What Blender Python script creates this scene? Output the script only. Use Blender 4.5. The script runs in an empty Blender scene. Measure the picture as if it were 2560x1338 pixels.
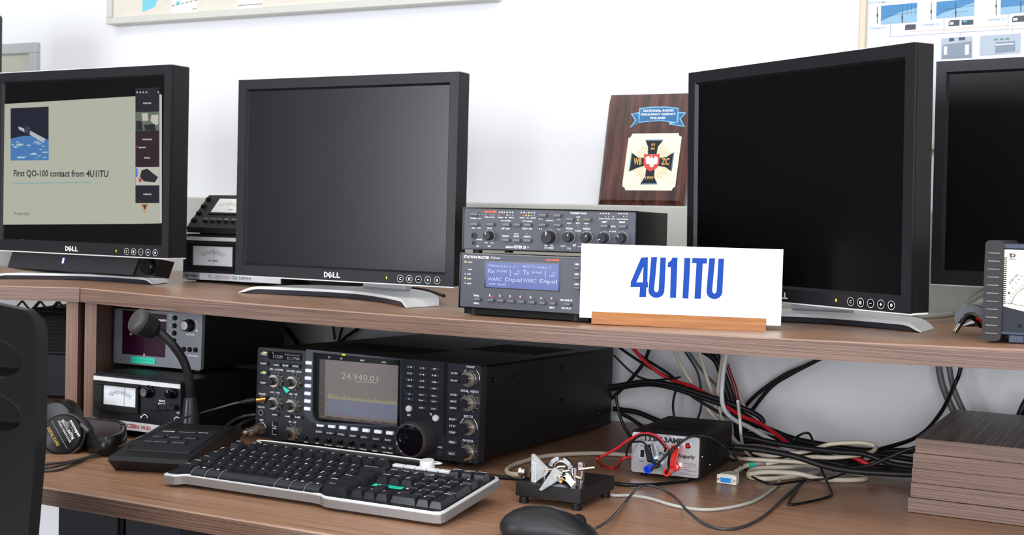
import bpy, bmesh, math, random
from mathutils import Matrix, Vector, Euler

scene = bpy.context.scene
COL = scene.collection
R = math.radians

# ------------------------------------------------------------------ camera
IMG_W, IMG_H, FPX = 2560.0, 1338.0, 3200.0
CAM = Vector((0, 0, 1.131))
_roll, _pitch, _az = R(1.5), R(2.0225), R(27.6)
_fh = Vector((-math.sin(_az), math.cos(_az), 0))
FWD = (_fh * math.cos(_pitch) - Vector((0, 0, 1)) * math.sin(_pitch)).normalized()
_r0 = FWD.cross(Vector((0, 0, 1))).normalized()
_d0 = -_r0.cross(FWD)
RGT = _r0 * math.cos(_roll) - _d0 * math.sin(_roll)
DWN = _d0 * math.cos(_roll) + _r0 * math.sin(_roll)
cd = bpy.data.cameras.new('camera')
cd.sensor_width = 36.0
cd.lens = FPX * 36.0 / IMG_W
cd.clip_start = 0.05
cd.clip_end = 60
cam = bpy.data.objects.new('camera', cd)
COL.objects.link(cam)
cam.matrix_world = Matrix((
    (RGT.x, -DWN.x, -FWD.x, CAM.x), (RGT.y, -DWN.y, -FWD.y, CAM.y),
    (RGT.z, -DWN.z, -FWD.z, CAM.z), (0, 0, 0, 1)))
scene.camera = cam
cd.dof.use_dof = True
cd.dof.focus_distance = 1.78
cd.dof.aperture_fstop = 11.0

# ------------------------------------------------------------------ world, light, exposure
w = bpy.data.worlds.new('sky'); scene.world = w; w.use_nodes = True
bg = w.node_tree.nodes['Background']
bg.inputs[0].default_value = (0.75, 0.86, 1.0, 1)
bg.inputs[1].default_value = 2.0
scene.view_settings.view_transform = 'Standard'
scene.view_settings.look = 'None'
scene.view_settings.gamma = 1
scene.view_settings.exposure = -0.12
scene.view_settings.use_curve_mapping = False


def area(name, loc, rot, sx, sy, power, color, spread=180):
    l = bpy.data.lights.new(name, 'AREA'); l.shape = 'RECTANGLE'
    l.size = sx; l.size_y = sy; l.energy = power; l.color = color
    l.spread = R(spread)
    o = bpy.data.objects.new(name, l); COL.objects.link(o)
    o.location = loc; o.rotation_euler = rot
    return o


# daylight entering through the two windows behind the camera
area('daylight_window', (-3.0, -2.88, 1.42), (R(90), 0, R(0)), 1.9, 1.6, 125, (0.93, 0.955, 1.0))
area('daylight_window', (0.9, -2.88, 1.42), (R(90), 0, R(0)), 1.9, 1.6, 170, (0.93, 0.955, 1.0))

# ------------------------------------------------------------------ helpers
MATS = {}


def lin(c):
    return tuple((v / 255 / 12.92) if v / 255 <= 0.04045 else ((v / 255 + 0.055) / 1.055) ** 2.4 for v in c) + (1.0,)


def mat(name, rgb, rough=0.5, metal=0.0, spec=0.5, emit=None, es=1.0, noise=0.06, nscale=60.0,
        bump=0.0, bscale=400.0, coat=0.0, trans=0.0):
    if name in MATS: return MATS[name]
    m = bpy.data.materials.new(name); m.use_nodes = True
    nt = m.node_tree; b = nt.nodes['Principled BSDF']
    b.inputs['Roughness'].default_value = rough
    b.inputs['Metallic'].default_value = metal
    b.inputs['Specular IOR Level'].default_value = spec
    b.inputs['Coat Weight'].default_value = coat
    b.inputs['Transmission Weight'].default_value = trans
    c = lin(rgb)
    if spec == 0.5 and metal == 0 and sum(rgb) < 150: b.inputs['Specular IOR Level'].default_value = 0.28
    tc = nt.nodes.new('ShaderNodeTexCoord')
    nz = nt.nodes.new('ShaderNodeTexNoise'); nz.inputs['Scale'].default_value = nscale
    nz.inputs['Detail'].default_value = 4
    nt.links.new(tc.outputs['Object'], nz.inputs['Vector'])
    mx = nt.nodes.new('ShaderNodeMix'); mx.data_type = 'RGBA'
    mx.inputs['A'].default_value = tuple(v * (1 - noise) for v in c[:3]) + (1,)
    mx.inputs['B'].default_value = tuple(min(1, v * (1 + noise)) for v in c[:3]) + (1,)
    nt.links.new(nz.outputs['Fac'], mx.inputs['Factor'])
    nt.links.new(mx.outputs['Result'], b.inputs['Base Color'])
    if emit is not None:
        b.inputs['Emission Color'].default_value = lin(emit)
        b.inputs['Emission Strength'].default_value = es
    if bump > 0:
        n2 = nt.nodes.new('ShaderNodeTexNoise'); n2.inputs['Scale'].default_value = bscale
        bp = nt.nodes.new('ShaderNodeBump'); bp.inputs['Strength'].default_value = bump
        bp.inputs['Distance'].default_value = 0.001
        nt.links.new(tc.outputs['Object'], n2.inputs['Vector'])
        nt.links.new(n2.outputs['Fac'], bp.inputs['Height'])
        nt.links.new(bp.outputs['Normal'], b.inputs['Normal'])
    MATS[name] = m
    return m


def wood(name, dark, mid, light, scale, rough=0.42, spec=0.5, contrast=(0.3, 0.5, 0.72)):
    m = bpy.data.materials.new(name); m.use_nodes = True
    nt = m.node_tree; b = nt.nodes['Principled BSDF']
    b.inputs['Roughness'].default_value = rough
    b.inputs['Specular IOR Level'].default_value = spec
    tc = nt.nodes.new('ShaderNodeTexCoord')
    mp = nt.nodes.new('ShaderNodeMapping'); mp.inputs['Scale'].default_value = scale
    nz = nt.nodes.new('ShaderNodeTexNoise'); nz.inputs['Scale'].default_value = 1.0
    nz.inputs['Detail'].default_value = 6; nz.inputs['Roughness'].default_value = 0.65
    cr = nt.nodes.new('ShaderNodeValToRGB')
    cr.color_ramp.elements[0].position = contrast[0]; cr.color_ramp.elements[0].color = lin(dark)
    cr.color_ramp.elements[1].position = contrast[2]; cr.color_ramp.elements[1].color = lin(light)
    e = cr.color_ramp.elements.new(contrast[1]); e.color = lin(mid)
    bp = nt.nodes.new('ShaderNodeBump'); bp.inputs['Strength'].default_value = 0.25
    bp.inputs['Distance'].default_value = 0.0004
    nt.links.new(tc.outputs['Object'], mp.inputs['Vector'])
    nt.links.new(mp.outputs['Vector'], nz.inputs['Vector'])
    nt.links.new(nz.outputs['Fac'], cr.inputs['Fac'])
    nt.links.new(cr.outputs['Color'], b.inputs['Base Color'])
    nt.links.new(nz.outputs['Fac'], bp.inputs['Height'])
    nt.links.new(bp.outputs['Normal'], b.inputs['Normal'])
    MATS[name] = m
    return m


M = mat
W_TOP = wood('laminate_top', (128, 92, 68), (156, 118, 92), (176, 138, 112), (3, 150, 260), rough=0.34)
W_EDGE = wood('laminate_edge', (62, 42, 34), (100, 75, 63), (134, 106, 91), (5.0, 300, 2300), rough=0.4, contrast=(0.36, 0.5, 0.62))
W_LIP_GLINT = wood('laminate_lip_highlight', (128, 100, 84), (150, 122, 106), (168, 140, 124), (5, 300, 900), rough=0.22)  # same laminate, lightened to paint the highlight line along the chamfered edges
W_VERT = wood('laminate_upright', (88, 62, 50), (116, 86, 71), (140, 108, 92), (520, 520, 4), rough=0.45)
W_CROSS = wood('laminate_cross_grain', (22, 16, 14), (62, 48, 42), (134, 112, 100), (420, 2.5, 260), rough=0.4, contrast=(0.40, 0.5, 0.60))
W_ORANGE = wood('orange_beech', (130, 76, 28), (156, 96, 38), (172, 114, 52), (9, 220, 260), rough=0.5)
W_PLAQUE = wood('walnut_plaque', (30, 12, 10), (70, 34, 27), (104, 58, 48), (70, 60, 6), rough=0.22, contrast=(0.35, 0.5, 0.68))
WALL = M('wall_paint', (227, 228, 231), 0.8, noise=0.01, bump=0.1, bscale=300)
BLK = M('black_plastic', (17, 17, 19), 0.42, noise=0.1)
BLKM = M('matte_black_plastic', (20, 20, 21), 0.6, noise=0.1, bump=0.15, bscale=900)
BLKG = M('gloss_black', (10, 10, 12), 0.12)
DEEP = M('deep_black', (5, 5, 6), 0.7)
BEZ = M('monitor_bezel', (25, 25, 29), 0.38, noise=0.05)
SILV = M('silver_plastic', (218, 219, 219), 0.34, metal=0.05)
CHROME = M('chrome', (225, 225, 228), 0.12, metal=1.0, noise=0.02)
NICK = M('nickel', (190, 182, 168), 0.28, metal=1.0)
GOLD = M('gold_plate', (212, 168, 96), 0.25, metal=1.0)
WHT = M('white_print', (232, 234, 238), 0.5)
GRYP = M('grey_print', (150, 154, 160), 0.5)
SLATE = M('slate_panel', (62, 64, 74), 0.45, noise=0.05)
RADIO = M('radio_panel', (34, 36, 42), 0.36, noise=0.05)
RADIOC = M('radio_cabinet', (13, 12, 13), 0.42, noise=0.1)
RADIOB = M('radio_bezel', (44, 48, 58), 0.28)
KEYG = M('grey_rubber_key', (92, 96, 98), 0.45)
KEYD = M('dark_key', (40, 42, 48), 0.35)
LKEY = M('lit_white_key', (210, 212, 222), 0.4, emit=(190, 194, 210), es=0.25)
ORNG = M('orange_print', (232, 104, 52), 0.5)
REDP = M('red_print', (196, 60, 56), 0.5)
BLKP = M('black_print', (28, 28, 32), 0.5)
REDL = M('red_led', (210, 30, 50), 0.3, emit=(230, 30, 60), es=0.8)
REDD = M('red_led_off', (110, 30, 40), 0.3)
GRNL = M('green_led', (170, 205, 30), 0.3, emit=(190, 220, 30), es=.6)
YELL = M('yellow_led', (240, 200, 40), 0.3, emit=(250, 205, 40), es=1.0)
TEAL = M('teal_label', (20, 205, 170), 0.5)
METER = M('meter_face', (226, 230, 234), 0.5)
CREAM = M('cream', (238, 232, 214), 0.55)
RUB = M('black_rubber', (22, 22, 22), 0.55)
KNOBM = M('knob_black', (30, 30, 33), 0.35)
BEIGEC = M('beige_cable', (196, 186, 166), 0.5)
GREYC = M('grey_cable', (150, 150, 144), 0.5)
WHITEC = M('white_cable', (205, 206, 206), 0.45)
BLKC = M('black_cable', (20, 20, 22), 0.38)
DGRC = M('dark_grey_cable', (88, 90, 90), 0.5)
REDC = M('red_cable', (190, 24, 36), 0.4)


class MB:
    """collects shapes, builds ONE mesh object"""

    def __init__(s, T=None):
        s.v = []; s.f = []; s.mi = []; s.sm = []; s.mats = []; s.cur = 0
        s.T = T or Matrix.Identity(4)

    def m(s, mt):
        if mt not in s.mats: s.mats.append(mt)
        s.cur = s.mats.index(mt); return s

    def add(s, vs, fs, smooth=False):
        o = len(s.v)
        s.v += [tuple(s.T @ Vector(p)) for p in vs]
        for f in fs:
            s.f.append(tuple(i + o for i in f)); s.mi.append(s.cur); s.sm.append(smooth)
        return s

    def box(s, x0, x1, y0, y1, z0, z1, bev=0.0, seg=1):
        if x1 < x0: x0, x1 = x1, x0
        vs = [(x, y, z) for x in (x0, x1) for y in (y0, y1) for z in (z0, z1)]
        fs = [(0, 1, 3, 2), (4, 6, 7, 5), (0, 4, 5, 1), (2, 3, 7, 6), (0, 2, 6, 4), (1, 5, 7, 3)]
        if bev <= 0: return s.add(vs, fs)
        bm = bmesh.new(); V = [bm.verts.new(p) for p in vs]
        for f in fs: bm.faces.new([V[i] for i in f])
        bmesh.ops.bevel(bm, geom=bm.edges[:], offset=bev, segments=seg, affect='EDGES', profile=0.5)
        bm.verts.index_update()
        s.add([tuple(v.co) for v in bm.verts], [tuple(v.index for v in f.verts) for f in bm.faces], seg > 1)
        bm.free(); return s

    def prism(s, poly, t0, t1, axis='z', bev=0):
        """poly 2-D; axis z: (x,y); axis y: (x,z); axis x: (y,z)"""
        n = len(poly)

        def P(a, b, t):
            return (a, b, t) if axis == 'z' else ((a, t, b) if axis == 'y' else (t, a, b))
        vs = [P(a, b, t0) for a, b in poly] + [P(a, b, t1) for a, b in poly]
        fs = [tuple(range(n)), tuple(range(2 * n - 1, n - 1, -1))]
        fs += [(i, (i + 1) % n, n + (i + 1) % n, n + i) for i in range(n)]
        return s.add(vs, fs)

    def lathe(s, c, ax, prof, n=24, smooth_all=False):
        """prof: list (r, t) along axis vector ax from centre c"""
        c = Vector(c); ax = Vector(ax).normalized()
        a = ax.orthogonal().normalized(); b = ax.cross(a)

        def ring(r, t):
            return [tuple(c + ax * t + (a * math.cos(2 * math.pi * i / n) + b * math.sin(2 * math.pi * i / n)) * r) for i in range(n)]
        if smooth_all:
            vs = []; fs = []
            for r, t in prof: vs += ring(max(r, 1e-5), t)
            for k in range(len(prof) - 1):
                fs += [(k * n + i, k * n + (i + 1) % n, (k + 1) * n + (i + 1) % n, (k + 1) * n + i) for i in range(n)]
            return s.add(vs, fs, True)
        for (r0, t0), (r1, t1) in zip(prof[:-1], prof[1:]):
            if r0 < 1e-6 and r1 < 1e-6: continue
            if r0 < 1e-6:
                s.add([tuple(c + ax * t0)] + ring(r1, t1), [(0, 1 + i, 1 + (i + 1) % n) for i in range(n)])
            elif r1 < 1e-6:
                s.add([tuple(c + ax * t1)] + ring(r0, t0), [(0, 1 + (i + 1) % n, 1 + i) for i in range(n)])
            else:
                s.add(ring(r0, t0) + ring(r1, t1), [(i, (i + 1) % n, n + (i + 1) % n, n + i) for i in range(n)], True)
        return s

    def cyl(s, p0, p1, r, n=16, r2=None):
        p0 = Vector(p0); p1 = Vector(p1); L = (p1 - p0).length
        return s.lathe(p0, p1 - p0, [(0, 0), (r, 0), (r if r2 is None else r2, L), (0, L)], n)

    def tube(s, pts, r, n=8, closed=False):
        pts = [Vector(p) for p in pts]; rings = []
        t0 = (pts[1] - pts[0]).normalized(); nrm = t0.orthogonal().normalized()
        for i, p in enumerate(pts):
            a = pts[max(i - 1, 0)]; b = pts[min(i + 1, len(pts) - 1)]
            t = (b - a)
            t = t.normalized() if t.length > 1e-9 else t0
            nrm = (nrm - t * nrm.dot(t)).normalized(); bn = t.cross(nrm)
            rr = r[i] if isinstance(r, (list, tuple)) else r
            rings.append([tuple(p + (nrm * math.cos(2 * math.pi * k / n) + bn * math.sin(2 * math.pi * k / n)) * rr) for k in range(n)])
        vs = [v for q in rings for v in q]; fs = []
        for k in range(len(rings) - 1):
            fs += [(k * n + i, k * n + (i + 1) % n, (k + 1) * n + (i + 1) % n, (k + 1) * n + i) for i in range(n)]
        s.add(vs, fs, True)
        s.add(rings[0], [tuple(range(n))]); s.add(rings[-1], [tuple(range(n))])
        return s

    def grid(s, fn, nu, nv, smooth=True):
        vs = [fn(i / nu, j / nv) for j in range(nv + 1) for i in range(nu + 1)]
        fs = [(j * (nu + 1) + i, j * (nu + 1) + i + 1, (j + 1) * (nu + 1) + i + 1, (j + 1) * (nu + 1) + i) for j in range(nv) for i in range(nu)]
        return s.add(vs, fs, smooth)

    def text(s, t, cx, cz, w, h, y=-0.0004, shear=0.0, bold=0.0, rot=0.0):
        """lettering on a plane facing -y, fitted to a w x h box centred on cx, cz"""
        vs, fs = glyphs(t, bold)
        if not vs: return s
        xs = [p[0] for p in vs]; zs = [p[1] for p in vs]
        kx = w / max(max(xs) - min(xs), 1e-6); kz = h / max(max(zs) - min(zs), 1e-6)
        mx, mz = (max(xs) + min(xs)) / 2, (max(zs) + min(zs)) / 2
        c, sn = math.cos(rot), math.sin(rot)
        out = []
        for a, b in vs:
            a = (a - mx) * kx; b = (b - mz) * kz; a += shear * b
            out.append((cx + a * c - b * sn, y, cz + a * sn + b * c))
        return s.add(out, fs)

    def rect(s, x0, x1, z0, z1, y):
        return s.add([(x0, y, z0), (x1, y, z0), (x1, y, z1), (x0, y, z1)], [(0, 1, 2, 3)])

    def poly(s, pts, y):
        return s.add([(a, y, b) for a, b in pts], [tuple(range(len(pts)))])

    def build(s, name, parent=None, label=None, **kw):
        me = bpy.data.meshes.new(name)
        me.from_pydata(s.v, [], s.f)
        for mt in s.mats: me.materials.append(mt)
        me.polygons.foreach_set('material_index', s.mi)
        me.polygons.foreach_set('use_smooth', s.sm)
        me.update()
        o = bpy.data.objects.new(name, me); COL.objects.link(o)
        if parent is not None: o.parent = parent
        if label: o['label'] = label
        for k, v in kw.items(): o[k] = v
        return o


_gl = {}


def glyphs(t, bold=0.0):
    key = (t, bold)
    if key in _gl: return _gl[key]
    cu = bpy.data.curves.new('t', 'FONT'); cu.body = t; cu.size = 1; cu.resolution_u = 2; cu.offset = bold
    ob = bpy.data.objects.new('t', cu)
    me = bpy.data.meshes.new_from_object(ob)
    r = ([(v.co.x, v.co.y) for v in me.vertices], [tuple(p.vertices) for p in me.polygons])
    bpy.data.objects.remove(ob); bpy.data.meshes.remove(me); bpy.data.curves.remove(cu)
    _gl[key] = r
    return r


def thing(name, label, cat, loc, yaw=0.0, tilt=0.0, group=None):
    o = bpy.data.objects.new(name, None); COL.objects.link(o)
    o.empty_display_size = 0.02
    o.location = loc; o.rotation_euler = (-R(tilt), 0, R(yaw))
    o['label'] = label; o['category'] = cat
    if group: o['group'] = group
    return o


def tag(o, label, cat, group=None, kind=None):
    o['label'] = label; o['category'] = cat
    if group: o['group'] = group
    if kind: o['kind'] = kind
    return o


def struct(o):
    o['kind'] = 'structure'; return o


def ray(px, py):
    return FWD + RGT * ((px - IMG_W / 2) / FPX) + DWN * ((py - IMG_H / 2) / FPX)


def at(px, py, Y=None, z=None):
    """a point of the room: on the plane y = Y or at the height z"""
    r = ray(px, py)
    t = (Y - CAM.y) / r.y if Y is not None else (z - CAM.z) / r.z
    return CAM + r * t


class Face:
    """front plane (local y = 0) of a thing; turns measured points into local x, z"""

    def __init__(s, root, x0=0, y0=0, k=1.0):
        s.mw = Matrix.LocRotScale(root.location, root.rotation_euler, None); s.inv = s.mw.inverted()
        s.x0, s.y0, s.k = x0, y0, k

    def p(s, x, y, off=0.0):
        o = s.inv @ CAM; d = s.inv.to_3x3() @ ray(s.x0 + x / s.k, s.y0 + y / s.k)
        t = (-off - o.y) / d.y; q = o + d * t
        return q.x, q.z

    def size(s, x, y, w, h):
        a = s.p(x - w / 2, y); b = s.p(x + w / 2, y); c = s.p(x, y - h / 2); d = s.p(x, y + h / 2)
        return abs(b[0] - a[0]), abs(c[1] - d[1])

    def text(s, mb, t, x, y, w, h, off=0.0004, **kw):
        q = s.p(x, y, off); ww, hh = s.size(x, y, w, h)
        mb.text(t, q[0], q[1], ww, hh, y=-off, **kw)

    def quad(s, mb, pts, off=0.0004):
        mb.poly([s.p(x, y, off) for x, y in pts], -off)

    def rect(s, mb, x0, y0, x1, y1, off=0.0004):
        a = s.p(x0, y0, off); b = s.p(x1, y1, off)
        mb.rect(a[0], b[0], b[1], a[1], -off)


def button(face, root, x, y, w, h, mt, d=0.004, name='button', bev=0.0007, txt=None, tm=None, tw=0.7, th=0.45, seg=1, label=None, led=None):
    cx, cz = face.p(x, y, d); ww, hh = face.size(x, y, w, h)
    mb = MB().m(mt); mb.box(cx - ww / 2, cx + ww / 2, -d, 0.001, cz - hh / 2, cz + hh / 2, min(bev, hh * 0.3), seg)
    if txt:
        mb.m(tm or WHT); mb.text(txt, cx, cz, ww * tw, hh * th, y=-d - 0.0003)
    if led:
        mb.m(led); mb.rect(cx - ww * 0.1, cx + ww * 0.4, cz + hh * 0.22, cz + hh * 0.42, -d - 0.0004)
    return mb.build(name, root, label)


def knob(root, cx, cz, r, d, mt=None, name='knob', skirt=None, pointer=None, y0=0.0, cap=None, n=28):
    """round knob standing out of a panel; pointer: angle of a white line"""
    mb = MB().m(mt or KNOBM)
    mb.lathe((cx, y0, cz), (0, -1, 0), [(r, 0), (r, d * 0.92), (r * 0.92, d), (0, d)], n)
    for i in range(12):
        a = 2 * math.pi * i / 12
        mb.box(cx + math.cos(a) * r - 0.0004, cx + math.cos(a) * r + 0.0004, y0 - d * 0.9, y0 - d * 0.1,
               cz + math.sin(a) * r - 0.0004, cz + math.sin(a) * r + 0.0004)
    if pointer is not None:
        mb.m(WHT); a = R(pointer); dx, dz = math.cos(a), math.sin(a)
        nx, nz = -dz * r * 0.07, dx * r * 0.07
        mb.poly([(cx + dx * r * .35 - nx, cz + dz * r * .35 - nz), (cx + dx * r * .95 - nx, cz + dz * r * .95 - nz),
                 (cx + dx * r * .95 + nx, cz + dz * r * .95 + nz), (cx + dx * r * .35 + nx, cz + dz * r * .35 + nz)], y0 - d - 0.0003)
    if cap:
        mb.m(cap); mb.lathe((cx, y0, cz), (0, -1, 0), [(r * 0.8, d + 0.0002), (0, d + 0.0003)], n)
    o = mb.build(name, root)
    if skirt:
        sr, sd, sm = skirt
        b = MB().m(sm)
        b.lathe((cx, y0, cz), (0, -1, 0), [(sr * 1.02, 0), (sr * 1.02, sd * .3), (sr * .97, sd * .45), (sr * .97, sd * .75), (sr, sd * .85), (sr * .93, sd), (0, sd)], n)
        b.build('knob_ring', o, 'metallic ring around the knob')
    return o


def dots(mb, cx, cz, r, n, a0, a1, s=0.0006, y=-0.0004):
    for i in range(n):
        a = R(a0 + (a1 - a0) * i / (n - 1))
        x, z = cx + math.cos(a) * r, cz + math.sin(a) * r
        mb.rect(x - s, x + s, z - s, z + s, y)


def arc(mb, cx, cz, r, a0, a1, wd=0.0004, y=-0.0004, n=20, sx=1.0):
    P = []
    for i in range(n + 1):
        a = R(a0 + (a1 - a0) * i / n); P.append((math.cos(a) * sx, math.sin(a)))
    for (c0, s0), (c1, s1) in zip(P[:-1], P[1:]):
        mb.poly([(cx + c0 * (r - wd), cz + s0 * (r - wd)), (cx + c0 * (r + wd), cz + s0 * (r + wd)),
                 (cx + c1 * (r + wd), cz + s1 * (r + wd)), (cx + c1 * (r - wd), cz + s1 * (r - wd))], y)


def smooth_path(P, k=6):
    P = [Vector(p) for p in P]; out = []
    for i in range(len(P) - 1):
        p0 = P[max(i - 1, 0)]; p1 = P[i]; p2 = P[i + 1]; p3 = P[min(i + 2, len(P) - 1)]
        for j in range(k):
            t = j / k; t2 = t * t; t3 = t2 * t
            out.append(0.5 * ((2 * p1) + (p2 - p0) * t + (2 * p0 - 5 * p1 + 4 * p2 - p3) * t2 + (3 * p1 - p0 - 3 * p2 + p3) * t3))
    out.append(P[-1]); return out


DESK = 0.75


def sag(x):
    t = (x + 0.88) / 0.78
    return 1.001 - 0.0105 * max(0.0, 1 - t * t)


def rrect(x0, x1, z0, z1, r, n=5):
    P = []
    for cx, cz, a in ((x1 - r, z1 - r, 0), (x0 + r, z1 - r, 90), (x0 + r, z0 + r, 180), (x1 - r, z0 + r, 270)):
        for i in range(n + 1):
            b = R(a + 90 * i / n); P.append((cx + r * math.cos(b), cz + r * math.sin(b)))
    return P


# ------------------------------------------------------------------ room shell
FLOORM = M('grey_floor', (150, 150, 150), 0.5, noise=0.08, nscale=8)
CEILM = M('ceiling_paint', (240, 240, 238), 0.9, noise=0.01)
XL, XR, YF, YB, ZC = -5.2, 2.6, -2.8, 2.30, 2.75
struct(MB().m(FLOORM).box(XL, XR, YF, YB, -0.1, 0).build('floor'))
struct(MB().m(CEILM).box(XL, XR, YF, YB, ZC, ZC + 0.1).build('ceiling'))
struct(MB().m(WALL).box(XL, XR, YB, YB + 0.1, 0, ZC).build('wall_back'))
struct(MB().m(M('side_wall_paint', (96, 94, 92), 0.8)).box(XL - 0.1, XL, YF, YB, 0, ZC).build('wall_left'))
struct(MB().m(WALL).box(XR, XR + 0.1, YF, YB, 0, ZC).build('wall_right'))
wf = MB().m(WALL)
for a, b in ((XL, -4.0), (-2.0, -0.1), (1.9, XR)): wf.box(a, b, YF - 0.1, YF, 0, ZC)
for a, b in ((-4.0, -2.0), (-0.1, 1.9)):
    wf.box(a, b, YF - 0.1, YF, 0, 0.55); wf.box(a, b, YF - 0.1, YF, 2.30, ZC)
struct(wf.build('wall_front'))
for i, (a, b) in enumerate(((-4.0, -2.0), (-0.1, 1.9))):
    f = MB().m(M('window_frame_white', (225, 225, 225), 0.4))
    for x in (a, (a + b) / 2 - 0.03, b - 0.06): f.box(x, x + 0.06, YF - 0.07, YF - 0.02, 0.55, 2.30)
    for z in (0.55, 2.24): f.box(a, b, YF - 0.07, YF - 0.02, z, z + 0.06)
    struct(f.build('window_%d' % (i + 1)))
# wall duct running behind the shelf
DUCT = M('duct_grey', (186, 188, 182), 0.55, noise=0.02)
struct(MB().m(DUCT).box(-3.4, 1.2, 2.245, YB, 0.985, 1.169, 0.003).build('trim_1'))
# ceiling lamps (recessed panels)
LAMP = M('lamp_diffuser', (240, 240, 240), 0.6, emit=(255, 250, 240), es=3.0)
for i, (x, y, pw) in enumerate(((-1.9, 0.5, 11), (0.3, 0.5, 13), (-4.0, 0.3, 4), (-0.8, -1.0, 19))):
    t = thing('ceiling_lamp', 'square white recessed ceiling panel light', 'ceiling lamp', (x, y, ZC), group='ceiling panel lights')
    b = MB().m(SILV)
    for q in ((-.32, -.29, -.32, .32), (.29, .32, -.32, .32), (-.32, .32, -.32, -.29), (-.32, .32, .29, .32)):
        b.box(q[0], q[1], q[2], q[3], -0.02, 0)
    b.build('lamp_frame', t)
    MB().m(LAMP).box(-.29, .29, -.29, .29, -0.012, -0.004).build('diffuser', t)
    area('ceiling_light', (x, y, ZC - 0.03), (0, 0, 0), 0.56, 0.56, pw, (1.0, 0.95, 0.89))

# ------------------------------------------------------------------ desk and shelf
VL = Vector((-0.463, 0.886)); UL = Vector((-0.886, -0.463)); CO = Vector((-1.655, 1.585))
desk = thing('desk', 'long brown wood-grain laminate desk carrying the radio, keyboard and cables', 'desk', (0, 0, 0))
b = MB().m(W_TOP)
b.prism([(-2.9, 1.2575), (1.1, 1.2575), (1.1, 2.295), (-2.9, 2.295)], DESK - 0.0245, DESK)
b.m(W_EDGE); b.box(-2.9, 1.1, 1.2555, 1.2575, DESK - 0.0245, DESK - 0.0020)
b.m(W_LIP_GLINT); b.add([(-2.9, 1.2555, DESK - .0020), (1.1, 1.2555, DESK - .0020), (1.1, 1.2575, DESK), (-2.9, 1.2575, DESK)], [(0, 1, 2, 3)])
b.build('desktop', desk)
for x in (-2.88, 1.06): MB().m(W_VERT).box(x, x + 0.02, 1.30, 2.28, 0, DESK - 0.0245).build('side_panel', desk)

shelf = thing('shelf_unit', 'brown laminate shelf bridging over the desk, front edge sagging slightly in the middle', 'shelf', (0, 0, 0))
b = MB()
xs = [-1.655 + i * (2.75 / 44) for i in range(45)]
TH = 0.0245


def back_x(x, y): return x


top = []; n = len(xs)
for i, x in enumerate(xs):
    z = sag(x); xb = x if i else CO.x + VL.x * ((2.243 - CO.y) / VL.y)
    top.append(((x, 1.5866, z), (xb, 2.243, z), (x, 1.586, z - TH), (xb, 2.243, z - TH)))
for i in range(n - 1):
    A, B = top[i], top[i + 1]
    b.m(W_TOP); b.add([A[0], B[0], B[1], A[1]], [(0, 1, 2, 3)]); b.add([A[2], A[3], B[3], B[2]], [(0, 1, 2, 3)])
    b.add([A[1], B[1], B[3], A[3]], [(0, 1, 2, 3)])
    b.m(W_EDGE)
    f = lambda P, dz, y: (P[0], y, P[2] + dz)
    b.add([f(A[2], 0, 1.585), f(B[2], 0, 1.585), f(B[0], -.0018, 1.585), f(A[0], -.0018, 1.585)], [(0, 1, 2, 3)])
    b.m(W_LIP_GLINT); b.add([f(A[0], -.0018, 1.585), f(B[0], -.0018, 1.585), f(B[0], 0, 1.5866), f(A[0], 0, 1.5866)], [(0, 1, 2, 3)])
for P in (top[0], top[-1]): b.m(W_EDGE); b.add([P[0], P[1], P[3], P[2]], [(0, 1, 2, 3)])
b.build('shelf_board', shelf)

MB().m(W_VERT).box(1.06, 1.08, 1.60, 2.24, DESK + 0.0005, 0.9764).build('upright_panel', shelf)

ls = thing('corner_shelf', 'brown laminate corner shelf angled off the left end of the long shelf', 'shelf', (0, 0, 0))
b = MB().m(W_TOP)
b.prism([(-0.0010, 0), (-0.0010, .735), (-1.15, .735), (-1.15, 0)], 1.001 - TH, 1.0008)
b.m(W_EDGE)
b.prism([(-0.0010, -.0012), (-0.0010, 0), (-1.15, 0), (-1.15, -.0012)], 1.001 - TH, 0.9992)
b.m(W_LIP_GLINT); b.add([(-.001, -.0012, .9992), (-1.15, -.0012, .9992), (-1.15, .0004, 1.0009), (-.001, .0004, 1.0009)], [(0, 1, 2, 3)])
o = b.build('shelf_board', ls); o.location = (CO.x, CO.y, 0); o.rotation_euler = (0, 0, math.atan2(.463, .886))
T = Matrix(((UL.x, VL.x, 0, CO.x - 0.0012), (UL.y, VL.y, 0, CO.y), (0, 0, 1, 0), (0, 0, 0, 1)))
MB(T).m(W_VERT).box(0.0095, 0.030, 0.022, 0.63, DESK + 0.0005, 1.001 - TH - 0.0003).build('upright_panel', ls)
MB(T).m(W_VERT).box(-0.0215, -0.0015, 0.024, 0.70, DESK + 0.0005, sag(-1.64) - TH - 0.0015).build('upright_panel', shelf)
MB(T).m(W_VERT).box(1.12, 1.14, 0.022, 0.63, DESK + 0.0005, 1.001 - TH - 0.0003).build('upright_panel', ls)

# boards stacked on the desk
names = ['topmost', 'second from the top', 'middle', 'fourth from the top', 'bottom']
offs = [(0.0, 0.0), (-0.0022, -0.001), (-0.003, -0.001), (-0.0036, -0.002), (-0.0062, -0.005)]
for i in range(5):
    z1 = 0.8515 - 0.0202 * i; z0 = max(z1 - 0.0196, DESK + 0.0004)
    ox, oy = offs[i]
    b = MB().m(W_CROSS).box(-0.311 + ox, 0.26 + ox, 1.7955 + oy, 2.13, z0, z1)
    b.m(W_EDGE).box(-0.311 + ox, 0.26 + ox, 1.794 + oy, 1.7955 + oy, z0, z1 - 0.0003)
    tag(b.build('spare_board'), 'brown laminate board, %s of five stacked at right of the desk' % names[i], 'board', 'boards stacked on the desk')

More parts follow.
